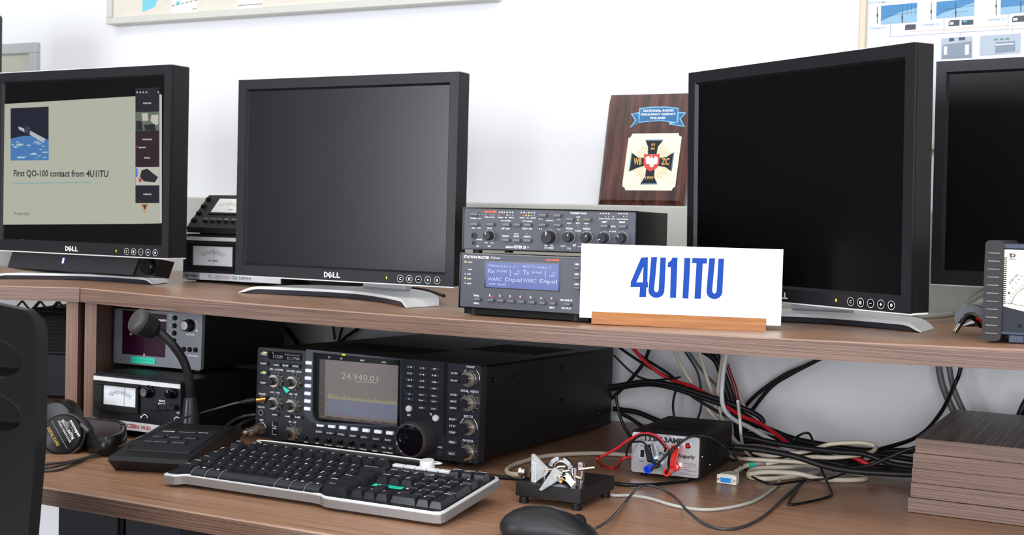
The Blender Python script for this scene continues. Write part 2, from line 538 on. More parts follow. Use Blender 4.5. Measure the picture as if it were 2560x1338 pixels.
# black computer cases and drawer block under the desk
for k, (xa, xb, lab) in enumerate(((-1.612, -1.475, 'black computer case under the desk, left one'), (-1.465, -1.345, 'black computer case under the desk, right one'))):
    t = thing('computer_case', lab, 'computer', (xa, 1.5, 0.0))
    MB().m(M('case_black', (18, 19, 26), 0.5)).box(0, xb - xa, 0.006, 0.5, 0.012, 0.66, 0.004).build('case_body', t)
    MB().m(M('case_front', (14, 15, 22), 0.4)).box(0.003, xb - xa - 0.003, 0, 0.006, 0.02, 0.65, 0.002).build('front_cover', t)
    for fx in (0.02, xb - xa - 0.03):
        for fy in (0.04, 0.45): MB().m(RUB).box(fx, fx + 0.012, fy, fy + 0.02, 0, 0.012).build('foot', t)
# ------------------------------------------------------------------ monitors
SCR_OFF = M('screen_matte', (8, 8, 15), 0.26, spec=0.42, noise=0.02)
SCR_DARK = M('screen_dark', (7, 5, 6), 0.3, spec=0.15, noise=0.02)
BASED = M('stand_underside', (50, 52, 60), 0.25)


def monitor_base(root, X, Y, Z, wyaw, k=1.0):
    """boomerang foot of the monitor stand; placed on the shelf, turned on its own"""
    sl_ = (sag(X + .17 * k) - sag(X - .17 * k)) / (.34 * k); Z = (sag(X + .17 * k) + sag(X - .17 * k)) / 2 + .0006
    T = Matrix.LocRotScale(root.location, root.rotation_euler, None).inverted() @ Matrix.Translation((X, Y, Z)) @ Matrix.Rotation(-math.atan(sl_), 4, 'Y') @ Matrix.Rotation(R(wyaw), 4, 'Z') @ Matrix.Scale(k, 4)

    def prof(x):
        a = abs(x) / 0.185
        f = -0.005 - 0.085 * a ** 1.6
        bk = 0.15 - 0.155 * a ** 1.5
        t = 0.0125 if a < 0.84 else 0.0125 - 0.0115 * ((a - 0.84) / 0.16) ** 2
        return f, bk, t
    N = 40; sec = []
    for i in range(N + 1):
        x = -0.185 + 0.37 * i / N
        f, bk, t = prof(x); sec.append((x, f, bk, t))
    top = MB(T).m(SILV); low = MB(T).m(BASED)
    for (x0, f0, b0, t0), (x1, f1, b1, t1) in zip(sec[:-1], sec[1:]):
        h0, h1 = max(t0 - 0.0045, 0.0), max(t1 - 0.0045, 0.0)
        top.add([(x0, f0, t0), (x1, f1, t1), (x1, b1, t1), (x0, b0, t0)], [(0, 1, 2, 3)], True)
        top.add([(x0, f0, t0), (x1, f1, t1), (x1, f1 - .001, h1), (x0, f0 - .001, h0)], [(0, 1, 2, 3)])
        top.add([(x0, b0, t0), (x1, b1, t1), (x1, b1, h1), (x0, b0, h0)], [(0, 1, 2, 3)])
        low.add([(x0, f0 + .002, h0), (x1, f1 + .002, h1), (x1, f1 + .004, 0), (x0, f0 + .004, 0)], [(0, 1, 2, 3)])
        low.add([(x0, b0 - .002, h0), (x1, b1 - .002, h1), (x1, b1 - .004, 0), (x0, b0 - .004, 0)], [(0, 1, 2, 3)])
        low.add([(x0, f0 + .004, 0), (x1, f1 + .004, 0), (x1, b1 - .004, 0), (x0, b0 - .004, 0)], [(0, 1, 2, 3)])
    for s in (0, -1):
        x, f, bk, t = sec[s]
        top.add([(x, f, t), (x, bk, t), (x, bk, 0), (x, f, 0)], [(0, 1, 2, 3)])
    top.build('stand_base', root, 'silver boomerang shaped foot')
    low.build('stand_underside', root, 'dark underside of the foot')
    b = MB(T).m(M('stand_neck_grey', (190, 192, 194), 0.4, metal=0.3)); b.box(-0.048, 0.048, 0.075, 0.100, 0.0122, 0.20, 0.004)
    b.build('stand_neck', root)


def monitor(label, loc, yaw, tilt, screen, base, W=0.445, H=0.338, D=0.034, logo=True, led=YELL, bz=0.0155, bb=0.0185, bt=0.0165, front=BEZ):
    t = thing('computer_monitor', label, 'monitor', loc, yaw, tilt, 'flat computer monitors on the shelf')
    # bezel: four mitred bars with a slanted inner lip
    b = MB().m(front)
    o = [(0, 0), (W, 0), (W, H), (0, H)]
    i1 = [(bz, bb), (W - bz, bb), (W - bz, H - bt), (bz, H - bt)]
    g = 0.0035
    i2 = [(bz + g, bb + g), (W - bz - g, bb + g), (W - bz - g, H - bt - g), (bz + g, H - bt - g)]
    for k in range(4):
        j = (k + 1) % 4
        b.add([(o[k][0], 0, o[k][1]), (o[j][0], 0, o[j][1]), (i1[j][0], 0, i1[j][1]), (i1[k][0], 0, i1[k][1])], [(0, 1, 2, 3)])
        b.add([(i1[k][0], 0, i1[k][1]), (i1[j][0], 0, i1[j][1]), (i2[j][0], 0.005, i2[j][1]), (i2[k][0], 0.005, i2[k][1])], [(0, 1, 2, 3)])
        b.add([(o[k][0], 0, o[k][1]), (o[j][0], 0, o[j][1]), (o[j][0], 0.004, o[j][1]), (o[k][0], 0.004, o[k][1])], [(0, 1, 2, 3)])
    b.build('bezel', t)
    MB().m(M('monitor_side', (22, 21, 21), 0.45)).box(0.0006, W - 0.0006, 0.0055, D, 0.0006, H - 0.0006).build('housing', t)
    b = MB().m(M('monitor_back', (52, 52, 54), 0.5))
    vs = [(0.03, D, 0.03), (W - 0.03, D, 0.03), (W - 0.03, D, H - 0.03), (0.03, D, H - 0.03),
          (0.09, D + 0.03, 0.08), (W - 0.09, D + 0.03, 0.08), (W - 0.09, D + 0.03, H - 0.08), (0.09, D + 0.03, H - 0.08)]
    b.add(vs, [(0, 1, 5, 4), (1, 2, 6, 5), (2, 3, 7, 6), (3, 0, 4, 7), (4, 5, 6, 7)])
    b.build('back_cover', t)
    b = MB().m(SILV)
    b.box(-0.0005, W + 0.0005, 0.0005, D - 0.001, -0.0022, 0.0004, 0.0008)
    b.build('silver_trim', t, 'thin silver strip along the bottom edge')
    MB().m(SILV).box(-0.0005, W + 0.0005, 0.0012, D - 0.001, H - 0.0004, H + 0.0014, 0.0005).build('silver_trim', t, 'thin silver strip along the top edge')
    s = MB().m(screen); s.rect(i2[0][0], i2[1][0], i2[0][1], i2[2][1], 0.0049)
    sc = s.build('screen', t)
    if logo:
        b = MB().m(SILV); cx = W * 0.47; cz = bb * 0.48
        b.text('D', cx - 0.0128, cz, 0.008, 0.0088, y=-0.0006, bold=0.03)
        b.text('E', cx - 0.0042, cz, 0.0075, 0.0080, y=-0.0006, bold=0.03, rot=0.6)
        b.text('L', cx + 0.0048, cz, 0.007, 0.0088, y=-0.0006, bold=0.03)
        b.text('L', cx + 0.0128, cz, 0.007, 0.0088, y=-0.0006, bold=0.03)
        b.build('logo', t, 'silver lettering badge')
        for k, sy in enumerate(('C', 'E', '-', '+', 'o')):
            x = W - 0.030 - 0.0175 * (4 - k)
            b = MB().m(BLKG); b.lathe((x, 0, cz), (0, -1, 0), [(0.0058, 0), (0.0055, 0.0009), (0.0046, 0.0006), (0, 0.0006)], 20)
            b.m(SILV); arc(b, x, cz, 0.0056, 0, 360, 0.0003, -0.001)
            b.text(sy, x, cz, 0.004, 0.0045 if sy not in '-' else 0.0008, y=-0.0011, bold=0.03)
            b.build('button', t)
        b = MB().m(led); b.box(W - 0.128, W - 0.1262, -0.0006, 0.0005, cz - 0.002, cz + 0.002); b.build('power_light', t)
    if base: monitor_base(t, *base)
    return t


m1 = monitor('computer monitor showing a presentation slide, silver stand, soundbar under its screen', (-2.0263, 1.7221, 1.0522), -2.2, 0, SCR_DARK, (-1.825, 1.770, 1.0012, 20, .86), led=GRNL, D=0.045, W=.456)
m2 = monitor('switched off computer monitor with a grey reflecting screen, left of the stacked black control boxes', (-1.4584, 1.7500, 1.0269), -1.1, 0, SCR_OFF, (-1.252, 1.815, 0.9968, -6))
m3 = monitor('switched off computer monitor turned to the left, behind the white call sign card', (-0.6775, 1.8808, 1.0294), -31.5, -1.5, SCR_DARK, (-.489, 1.880, 0.9950, -2))
m4 = monitor('switched off computer monitor at the right edge, behind the cross-needle meter', (-0.3394, 2.0354, 1.0537), -9.0, -2.0, SCR_DARK, (-.085, 2.02, 1.0013, -6))

# picture on the first screen
SL = lambda n, c, e: M(n, (5, 5, 6), 0.35, spec=.2, emit=c, es=1.05, noise=0.03)
f1 = Face(m1, 0, 0, 1.808)
y0 = -0.0046
b = MB().m(SL('slide_paper', (176, 178, 163), .72)); f1.quad(b, [(-20, 473), (612, 435), (612, 1012), (-20, 1016)], y0)
f1.quad(b, [(612, 1012), (612, 430), (728, 425), (728, 1010)], y0)
y1 = -0.0043
b.m(SL('slide_bar', (30, 30, 42), .6)); f1.quad(b, [(612, 400), (720, 395), (720, 918), (612, 918)], y1)
b.m(SL('slide_bar_red', (42, 26, 34), .6)); f1.quad(b, [(612, 592), (720, 592), (720, 752), (612, 752)], -0.0042)
b.m(SL('photo_night', (24, 27, 44), .7)); f1.quad(b, [(48, 490), (220, 482), (220, 724), (48, 726)], y1)
b.m(SL('photo_earth', (70, 120, 176), .7))
P = [(48, 640)] + [(48 + 172 * i / 10, 640 - 26 * math.sin(math.pi * (0.15 + .75 * i / 10))) for i in range(11)] + [(220, 724), (48, 726)]
f1.quad(b, P, -0.0042)
b.m(SL('photo_cloud', (170, 190, 205), .7))
random.seed(5)
for k in range(26):
    cx, cy = random.uniform(56, 212), random.uniform(638, 716); rx = random.uniform(4, 16); ry = rx * random.uniform(.2, .4)
    if cx - rx < 50 or cx + rx > 218: continue
    f1.quad(b, [(cx + rx * math.cos(a * .785), cy + ry * math.sin(a * .785)) for a in range(8)], -0.0041)
b.m(SL('photo_probe', (180, 180, 190), .7)); f1.quad(b, [(135, 590), (205, 628), (196, 646), (130, 606)], -0.0040)
f1.quad(b, [(82, 572), (108, 580), (112, 598), (86, 586)], -0.0040)
b.m(SL('photo_probe_dark', (52, 60, 80), .7)); f1.quad(b, [(112, 570), (138, 575), (136, 606), (114, 600)], -0.0039)
b.m(SL('slide_ink', (34, 36, 40), .3)); f1.text(b, 'First QO-100 contact from 4U1ITU', 270, 787, 428, 36, -0.0041, bold=.02)
f1.text(b, '19 April 2022', 98, 968, 72, 16, -0.0041)
b.m(SL('slide_rule', (120, 165, 165), .6)); f1.quad(b, [(57, 827), (410, 823), (410, 827), (57, 831)], -0.0041)
b.m(SL('thumb_green', (96, 108, 92), .7)); f1.quad(b, [(613, 507), (720, 504), (720, 590), (613, 592)], -0.0039)
b.m(SL('thumb_light', (190, 186, 176), .7)); f1.quad(b, [(640, 512), (668, 512), (670, 545), (645, 548)], -0.0037)
f1.quad(b, [(684, 520), (716, 518), (716, 560), (700, 568), (680, 545)], -0.0037)
f1.quad(b, [(613, 756), (720, 755), (720, 838), (613, 838)], -0.0039)
b.m(SL('thumb_dark', (34, 36, 44), .7)); f1.quad(b, [(615, 545), (640, 548), (646, 590), (615, 590)], -0.0037)
f1.quad(b, [(650, 565), (700, 560), (704, 590), (656, 590)], -0.0036)
f1.quad(b, [(640, 770), (665, 762), (700, 790), (715, 800), (700, 825), (650, 820), (632, 800)], -0.0037)
b.m(SL('thumb_blue', (60, 120, 190), .7)); f1.quad(b, [(614, 762), (622, 762), (622, 800), (614, 800)], -0.0036)
b.m(SL('thumb_red', (190, 60, 60), .7)); f1.quad(b, [(616, 660), (622, 660), (622, 668), (616, 668)], -0.0036); f1.quad(b, [(626, 805), (640, 808), (640, 824), (628, 822)], -0.0035)
b.m(SL('slide_white', (196, 196, 190), .7))
for cx, cy, ww, tx in ((666, 467, 38, 'QO-100 room'), (667, 631, 44, 'Peter HB9'), (640, 667, 34, 'Rec 10 h'), (666, 714, 26, 'Radio'), (666, 879, 36, 'Station'), (632, 502, 30, 'Room'), (630, 750, 28, 'Host')):
    pass
for cx, cy, ww in ((666, 467, 38), (667, 631, 44), (642, 667, 30), (666, 714, 26), (666, 879, 36)):
    for q in range(int(ww // 6)):
        f1.quad(b, [(cx - ww / 2 + q * 6.3, cy - 3.5), (cx - ww / 2 + q * 6.3 + 4.4, cy - 3.5), (cx - ww / 2 + q * 6.3 + 4.4, cy + 3), (cx - ww / 2 + q * 6.3, cy + 3)], -0.0037)
f1.quad(b, [(724, 430), (731, 430), (731, 1008), (724, 1008)], -0.0040)
for cx in (620, 634, 648, 662, 716): f1.quad(b, [(cx - 3, 414), (cx + 3, 414), (cx + 3, 421), (cx - 3, 421)], -0.0037)
f1.quad(b, [(98, 1080), (104, 1088), (100, 1092)], -0.0037)
b.m(SL('pennant', (188, 150, 110), .7)); f1.quad(b, [(635, 920), (673, 920), (654, 970)], -0.0039)
b.m(SL('pennant_dark', (70, 58, 56), .7)); f1.quad(b, [(644, 926), (664, 926), (655, 950)], -0.0037)
b.build('slide_picture', m1, 'presentation slide with a satellite photo')

# soundbar below the first monitor
t = thing('soundbar', 'black soundbar with a round knob, hung below the monitor that shows a slide', 'speaker', (-2.005, 1.735, 1.0185), -2.2, 9)
MB().m(M('soundbar_grille', (34, 34, 38), 0.55, noise=0.12, bump=.3, bscale=1500)).prism([(0, 0), (0.335, 0), (0.347, 0.0315), (0.008, 0.0315)], 0, 0.04, 'y').build('speaker_body', t)
b = MB().m(M('soundbar_end', (16, 16, 18), 0.4)); b.prism([(0.335, 0), (0.385, 0.001), (0.394, 0.0315), (0.347, 0.0315)], 0.004, 0.04, 'y'); b.build('end_housing', t)
MB().m(M('blue_power_light', (150, 140, 240), 0.3, emit=(150, 140, 255), es=3)).prism([(0.1495, 0.014), (0.1535, 0.014), (0.1545, 0.024), (0.1505, 0.024)], -0.0008, 0.002, 'y').build('power_light', t)
knob(t, 0.372, 0.0165, 0.0135, 0.012, BLKG, 'volume_knob', y0=0.004)

# ------------------------------------------------------------------ things left of the middle monitor
def meter_scale(mb, x0, x1, z0, z1, y, ndl=0.5, ink=BLKP):
    """arc scale and needle on a meter dial"""
    w_, h_ = x1 - x0, z1 - z0; cx = (x0 + x1) / 2; cz = z0 - h_ * 0.35; r = h_ * 1.06
    mb.m(ink)
    for rr in (r, r * 0.93): arc(mb, cx, cz, rr, 55, 125, h_ * 0.008, y, 16, 1.25)
    for i in range(15):
        a = R(55 + 70 * i / 14); c, s = math.cos(a) * 1.25, math.sin(a); L = h_ * (0.09 if i % 2 else 0.15)
        e = h_ * 0.008
        mb.poly([(cx + c * r - e, cz + s * r), (cx + c * r + e, cz + s * r), (cx + c * (r + L) + e, cz + s * (r + L)), (cx + c * (r + L) - e, cz + s * (r + L))], y)
        L = -h_ * 0.1
        if i % 3 == 0: mb.poly([(cx + c * r * .93 - e, cz + s * r * .93), (cx + c * r * .93 + e, cz + s * r * .93), (cx + c * (r * .93 + L) + e, cz + s * (r * .93 + L)), (cx + c * (r * .93 + L) - e, cz + s * (r * .93 + L))], y)
    nx = x0 + w_ * ndl
    mb.poly([(nx - h_ * .008, z0 + h_ * .02), (nx + h_ * .008, z0 + h_ * .02), (nx + h_ * .008, z0 + h_ * .93), (nx - h_ * .008, z0 + h_ * .93)], y - 0.0004)


t = thing('rotator_controller', 'black antenna rotator box with a square white meter, on the shelf beside the middle monitor', 'rotator controller', (-1.7159, 1.900, 0.9990), 2.0)
Wd, Hd = 0.238, 0.094
z0 = 0.004
MB().m(BLK).prism(rrect(0, Wd, z0, Hd, 0.008), 0.010, 0.20, 'y').build('case_body', t)
f = Face(t, 440, 460, 4.776)
b = MB().m(M('rotator_front', (36, 36, 42), 0.5)).prism(rrect(0.003, Wd - 0.003, z0 + .002, Hd - 0.002, 0.006), 0.001, 0.011, 'y')
b.build('front_panel', t)
b = MB().m(SILV).box(0.006, Wd - 0.006, -0.0006, 0.002, 0.0815, 0.0885); b.build('trim_strip', t, 'silver strip')
b = MB().m(M('strip_white', (222, 224, 230), 0.4)).box(0.004, Wd - 0.004, -0.0008, 0.002, 0.0065, 0.0195)
b.m(GRYP).rect(0.004, 0.045, 0.0065, 0.0195, -0.0009)
b.m(BLKP); b.text('hy-gain', 0.025, 0.0128, 0.030, 0.007, y=-0.0012, bold=0.03)
b.text('T2 - 20', 0.078, 0.013, 0.026, 0.006, y=-0.0012); b.m(REDP); b.text('175 OHz =', 0.106, 0.013, 0.026, 0.006, y=-0.0012)
b.m(BLKP); b.text('Sel 50MHz', 0.146, 0.013, 0.044, 0.006, y=-0.0012)
b.build('label_strip', t, 'white strip with printed words')
b = MB().m(BLKM)
for q in ((.017, .136, .0265, .034), (.017, .136, .071, .078), (.017, .029, .034, .071), (.124, .136, .034, .071)): b.box(q[0], q[1], -0.004, 0.001, q[2], q[3], 0.001)
b.build('meter_frame', t)
b = MB().m(METER).box(.029, .124, -0.001, 0.001, .034, .071)
meter_scale(b, .029, .124, .036, .071, -0.0013, 0.52)
b.text('hy-gain', .077, .0435, .024, .004, y=-0.0015, bold=0.03)
b.build('meter_dial', t, 'white meter dial')
b = MB().m(DEEP).cyl((.070, -0.001, .0235), (.070, 0.001, .0235), .0018); b.build('zero_screw', t)
for sx in (0.02, Wd - .03): MB().m(RUB).box(sx, sx + .012, .02, .18, -0.0005, z0 + .001).build('foot', t)

# sloping front meter unit on top
t = thing('tuner_console', 'dark sloping-front radio unit with a small lit meter, on top of the rotator box', 'antenna tuner', (-1.722, 1.925, 1.0935), 2.0)
S = [(-0.004, 0.001), (-0.006, 0.012), (0.060, 0.076), (0.20, 0.080), (0.20, 0.001)]
MB().m(M('console_grey', (46, 46, 47), 0.5)).prism(S, 0, 0.24, 'x').build('case_body', t)
sl = math.atan2(0.064, 0.066); T = Matrix.Translation((0, -0.006, 0.012)) @ Matrix.Rotation(sl - R(90), 4, 'X')
b = MB(T).m(M('console_window', (26, 26, 28), 0.25)).box(.030, .225, -0.002, 0.001, .036, .084, .001); b.build('display_window', t)
b = MB(T).m(M('lit_meter', (226, 226, 220), .4, emit=(230, 228, 220), es=.25)).box(.036, .100, -0.0028, 0, .041, .079)
meter_scale(b, .036, .100, .044, .074, -0.0030, 0.5, GRYP)
b.m(REDP); b.rect(.074, .086, .047, .049, -0.0031); b.build('meter_dial', t, 'lit white meter dial')
b = MB(T).m(WHT)
for k in range(9): b.text(('TUNE', 'ANT', '160', '80', '40', '30', '20', '17', '15')[k], .034 + .0165 * k, .024, .010, .0028, y=-0.0006)
for k in range(4):
    for j in range(4): b.text(('SWR', 'PWR', 'AUT', 'LIM')[(k + j) % 4], .118 + .022 * k, .078 - .010 * j, .009, .0022, y=-0.0024)
b.build('lettering', t)
for k in range(5): MB(T).m(DEEP).box(.112 + .018 * k, .122 + .018 * k, -0.005, 0, .040, .043, .0008).build('button', t)
for k in range(9): MB(T).m(BLK).box(.032 + .0165 * k, .041 + .0165 * k, -0.004, 0, .014, .019, .0008).build('button', t)
for k in range(4): MB(T).m(DEEP).box(0.003, .013, -0.005, 0, .014 + .02 * k, .022 + .02 * k, .001).build('side_button', t)
for sx in (0.02, .2): MB().m(RUB).box(sx, sx + .012, .01, .18, -0.002, .0015).build('foot', t)

# black unit glimpsed below the middle monitor
t = thing('network_box', 'low black box with vents seen under the middle monitor', 'electronic box', (at(698, 722, 1.978).x, 1.978, 0.9972), 0)
b = MB().m(DEEP).box(0, 0.165, 0, 0.12, 0, 0.021, .001)
b.m(M('vent_grey', (52, 54, 60), .5))
for k in range(10): b.rect(.075 + k * .0075, .079 + k * .0075, .002, .007, -0.0005)
b.build('case_body', t)
b = MB().m(GRYP).text('LAN 1 2 3', .06, .013, .03, .003, y=-0.0006); b.build('lettering', t)

# tall black loudspeaker at the extreme left
_c = at(7, 150, 2.08); _rv = Matrix.Rotation(R(27), 3, 'Z') @ Vector((.178, .16, 0))
t = thing('loudspeaker', 'tall black loudspeaker cut off by the left edge of the frame', 'speaker', (_c.x - _rv.x, _c.y - _rv.y, 1.0018), 27)
MB().m(BLKM).box(0, 0.178, 0, 0.16, 0.004, at(7, 40, 2.08).z - 1.0018, 0.006, 3).build('cabinet', t)
MB().m(M('speaker_cloth', (14, 14, 14), .9, bump=.3, bscale=2000)).box(0.012, 0.166, -0.004, 0.001, 0.02, .50, .003).build('speaker_grille', t)
for sx in (.02, .14):
    MB().m(RUB).box(sx, sx + .015, .02, .14, 0, .0045).build('foot', t)

# ------------------------------------------------------------------ station master (lower box) and micro keyer (upper box)
def small_case(t, Wd, Hd, D, z0=0.0):
    MB().m(M('case_powder_black', (20, 20, 21), 0.55, bump=.2, bscale=1200)).box(0.001, Wd - 0.001, 0.004, D, z0, Hd, 0.001).build('case_body', t)
    b = MB().m(SLATE).prism(rrect(0.0015, Wd - 0.0015, z0 + .0015, Hd - .0015, .002), 0.0, 0.006, 'y')
    b.m(BLKG)
    for q in ((0, Wd, Hd - .0016, Hd + .0004), (0, Wd, z0 - .0004, z0 + .0016), (-.0004, .0016, z0, Hd), (Wd - .0016, Wd + .0004, z0, Hd)):
        b.box(q[0], q[1], -0.0012, 0.006, q[2], q[3])
    b.build('front_panel', t)


sm = thing('station_controller', 'black control box with a wide blue lit display, lower of the two stacked boxes', 'control box', (-0.9546, 1.658, 1.0020), -1.5, 1.0)
small_case(sm, 0.218, 0.0815, 0.15)
f = Face(sm, 1160, 600, 6.69)
for fx in (.02, .190):
    for fy in (.012, .125): MB().m(RUB).cyl((fx, fy, -0.0095), (fx, fy, 0.0005), .007, 16).build('foot', sm)
MB().m(DEEP).box(.006, .212, .006, .14, -.0090, .0002).build('shadow_gap_block', sm)  # black block filling the gap below the case in place of its shadow
L = MB().m(WHT)
f.text(L, 'STATION MASTER', 208, 288, 430, 46, bold=.03); f.text(L, 'DeLuxe', 530, 298, 160, 36, shear=.3)
for s_, x, y, w_, h_ in (('POWER', 98, 372, 76, 20), ('ALARM', 97, 492, 76, 20), ('BUSY', 86, 571, 60, 20), ('READY', 92, 650, 70, 20), ('MORE', 86, 730, 66, 20),
                         ('FUNC', 208, 932, 88, 32), ('MENU', 208, 1060, 92, 30), ('1', 430, 928, 18, 36), ('2', 597, 932, 24, 36), ('3', 767, 942, 24, 36), ('4', 938, 950, 26, 36),
                         ('5', 1113, 960, 26, 36), ('6', 1288, 970, 26, 36), ('7', 1465, 980, 26, 36), ('NEXT', 1475, 1132, 94, 32), ('RX1-RX2-TX', 1715, 1010, 200, 32), ('RX SPLIT', 1712, 1145, 155, 34),
                         ('MB1', 1890, 407, 72, 30), ('MB2', 1886, 574, 74, 30), ('MB3', 1884, 742, 72, 30)):
    f.text(L, s_, x, y, w_, h_, bold=.03)
L.m(ORNG); f.text(L, 'microHAM', 1482, 335, 214, 38, bold=.03, shear=.15)
L.build('lettering', sm, 'white and orange printed words')
for x, y in ((203, 992), (425, 1008), (595, 1018), (768, 1028), (940, 1038), (1114, 1048), (1290, 1058), (1468, 1066), (1712, 1082), (1882, 478), (1878, 638), (1876, 806)):
    button(f, sm, x, y, 112, 52, KEYG, .006, bev=.0015, seg=2)
for x, y, mt in ((30, 366, YELL), (28, 640, GRNL), (27, 566, GRYP), (26, 722, GRYP), (27, 490, REDD), (480, 952, REDL), (645, 955, REDD), (818, 962, REDD), (990, 972, REDD), (1165, 984, REDD), (1342, 990, REDD), (1522, 1000, REDD)):
    cx, cz = f.p(x, y); MB().m(mt).cyl((cx, -0.0012, cz), (cx, .001, cz), .0013, 12).build('indicator_light', sm)
b = MB().m(BLKG)
P = [f.p(*q, .0006) for q in ((348, 345), (1608, 392), (1600, 868), (340, 800))]
b.poly(P, -0.0006); b.build('display_frame', sm)
b = MB().m(M('blue_display', (10, 12, 26), .25, spec=.3, emit=(92, 110, 182), es=1.0, noise=.04)); b.poly([f.p(*q, .0012) for q in ((372, 366), (1590, 412), (1582, 852), (366, 788))], -0.0012)
LT = M('display_text', (10, 12, 26), .3, spec=.3, emit=(196, 212, 250), es=1.0)
b.m(LT)
for s_, x, y, w_, h_ in (('Welcome to----->', 632, 435, 460, 42), ('4U1ITU Station 1', 1216, 452, 466, 42), ('Rx', 458, 518, 112, 70), ('24.940', 630, 524, 176, 38),
                         ('0°', 918, 525, 52, 36), ('180°', 888, 572, 108, 38), ('Tx', 1040, 542, 108, 72), ('24.940', 1214, 546, 176, 38), ('0°', 1510, 550, 52, 36), ('180°', 1482, 600, 108, 38),
                         ('WARC', 514, 655, 224, 66), ('Dipol', 826, 678, 280, 86), ('WARC', 1098, 682, 222, 66), ('Dipol', 1412, 704, 288, 84), ('WARC NOANT', 560, 742, 292, 40)):
    f.text(b, s_, x, y, w_, h_, off=.0016, bold=.012)
for x, y in ((774, 550), (1362, 575)):
    f.rect(b, x - 3, y - 50, x + 3, y + 52, .0016)
    for d in (-50, 0, 50): f.quad(b, [(x - 12, y + d + 8), (x, y + d - 10), (x + 12, y + d + 8)], .0016)
b.build('display', sm, 'blue lit display with white characters')

mk = thing('keyer_box', 'black keyer box with rows of grey buttons and knobs, upper of the two stacked boxes', 'control box', (-0.9494, 1.655, 1.0893), 8.0, 0.0)
small_case(mk, 0.2655, 0.0622, 0.20)
f = Face(mk, 1140, 480, 3.936)
for fx in (.02, .225):
    for fy in (.012, .15): MB().m(RUB).cyl((fx, fy, -0.0068), (fx, fy, 0.0005), .007, 16).build('foot', mk)
L = MB().m(WHT)
for s_, x, y, w_, h_ in (('POWER', 172, 260, 58, 16), ('LOCK', 230, 262, 34, 13), ('MIC', 175, 355, 34, 16), ('MAN', 228, 355, 34, 13), ('MODE', 332, 356, 48, 16), ('PHONES', 230, 468, 52, 14), ('MIC', 215, 535, 24, 14),
                         ('MIN', 300, 500, 26, 12), ('MAX', 358, 502, 28, 12), ('MIC', 327, 535, 30, 14), ('MIX A B C', 332, 248, 96, 12), ('A B L R A B', 492, 200, 146, 12), ('RADIO1', 440, 252, 48, 11), ('R2', 492, 252, 18, 11), ('RADIO2', 545, 253, 50, 11),
                         ('A B L R A B', 706, 203, 146, 12), ('RADIO1', 652, 254, 48, 11), ('R2', 706, 255, 18, 11), ('RADIO2', 760, 256, 50, 11),
                         ('VFO / CHANNEL', 490, 284, 98, 12), ('VFO / CHANNEL', 702, 288, 98, 12), ('LEFT EAR', 490, 360, 84, 18), ('RIGHT EAR', 703, 361, 96, 18), ('RADIO1', 488, 434, 64, 17), ('AUTO', 590, 412, 38, 13), ('BOTH', 594, 437, 50, 17), ('RADIO2', 700, 440, 66, 17),
                         ('micro KEYER 2R +', 603, 542, 226, 28), ('F 1', 835, 268, 28, 16), ('FUNCTION', 922, 282, 68, 13), ('F 2', 1013, 271, 28, 16), ('F 3', 832, 366, 28, 16), ('F 4', 1012, 368, 28, 16),
                         ('MIN', 884, 528, 28, 13), ('MAX', 945, 530, 30, 13), ('CW SPEED', 915, 552, 92, 18), ('TRANSMIT FOCUS', 1204, 210, 160, 18), ('AUTO', 1202, 247, 38, 13), ('READY', 1116, 307, 46, 13), ('BUSY', 1200, 308, 38, 13), ('READY', 1286, 311, 46, 13),
                         ('RADIO1', 1118, 360, 66, 17), ('TX LEVEL', 1200, 384, 62, 13), ('RADIO2', 1287, 362, 68, 17), ('TX1', 1110, 557, 34, 16), ('CWPTT', 1054, 534, 52, 12), ('SSB PTT', 1166, 526, 30, 24), ('CWPTT', 1222, 538, 48, 12),
                         ('A B A B', 1462, 212, 98, 12), ('RADIO1 RADIO2', 1462, 264, 110, 11), ('SYN', 1548, 266, 34, 11), ('A B A B', 1640, 213, 100, 12), ('RADIO1 RADIO2', 1638, 268, 112, 11), ('LEFT', 1460, 297, 46, 18), ('RIGHT', 1636, 299, 58, 18), ('SYN', 1547, 340, 42, 18), ('RX LEVEL', 1544, 390, 68, 13)):
    f.text(L, s_, x, y, w_, h_, bold=.02)
L.m(ORNG); f.text(L, 'microHAM', 338, 192, 118, 24, bold=.03, shear=.15)
L.m(WHT)
for x, y, r in ((330, 430, .0082), (922, 442, .0106), (1113, 442, .0086), (1288, 445, .0086), (1458, 448, .0086), (1635, 450, .0086)):
    cx, cz = f.p(x, y); dots(L, cx, cz, r, 16, -75, 130, .00035)
L.build('lettering', mk, 'white and orange printed words')
for x, y in ((172, 220), (174, 318), (330, 320), (488, 323), (592, 324), (698, 326), (482, 474), (588, 478), (696, 480), (846, 230), (990, 232), (844, 326), (990, 328), (1114, 270), (1284, 273), (1454, 338), (1634, 342)):
    button(f, mk, x, y, 76, 34, KEYG, .006, bev=.0013, seg=2)
for x, y, r, d, p in ((335, 432, .0062, .016, 110), (925, 448, .0088, .018, 95), (1116, 448, .0066, .016, 60), (1290, 452, .0066, .016, 45), (1460, 455, .0066, .016, 210), (1638, 458, .0066, .016, 130)):
    cx, cz = f.p(x, y); knob(mk, cx, cz, r, d, KNOBM, 'knob', pointer=p)
for x, y, r in ((177, 430, .0046), (175, 502, .003)):
    cx, cz = f.p(x, y); b = MB().m(BLKG).lathe((cx, 0, cz), (0, -1, 0), [(r, 0), (r, .0015), (r * .6, .0015), (r * .55, .0002), (0, .0002)], 20); b.build('jack_socket', mk)
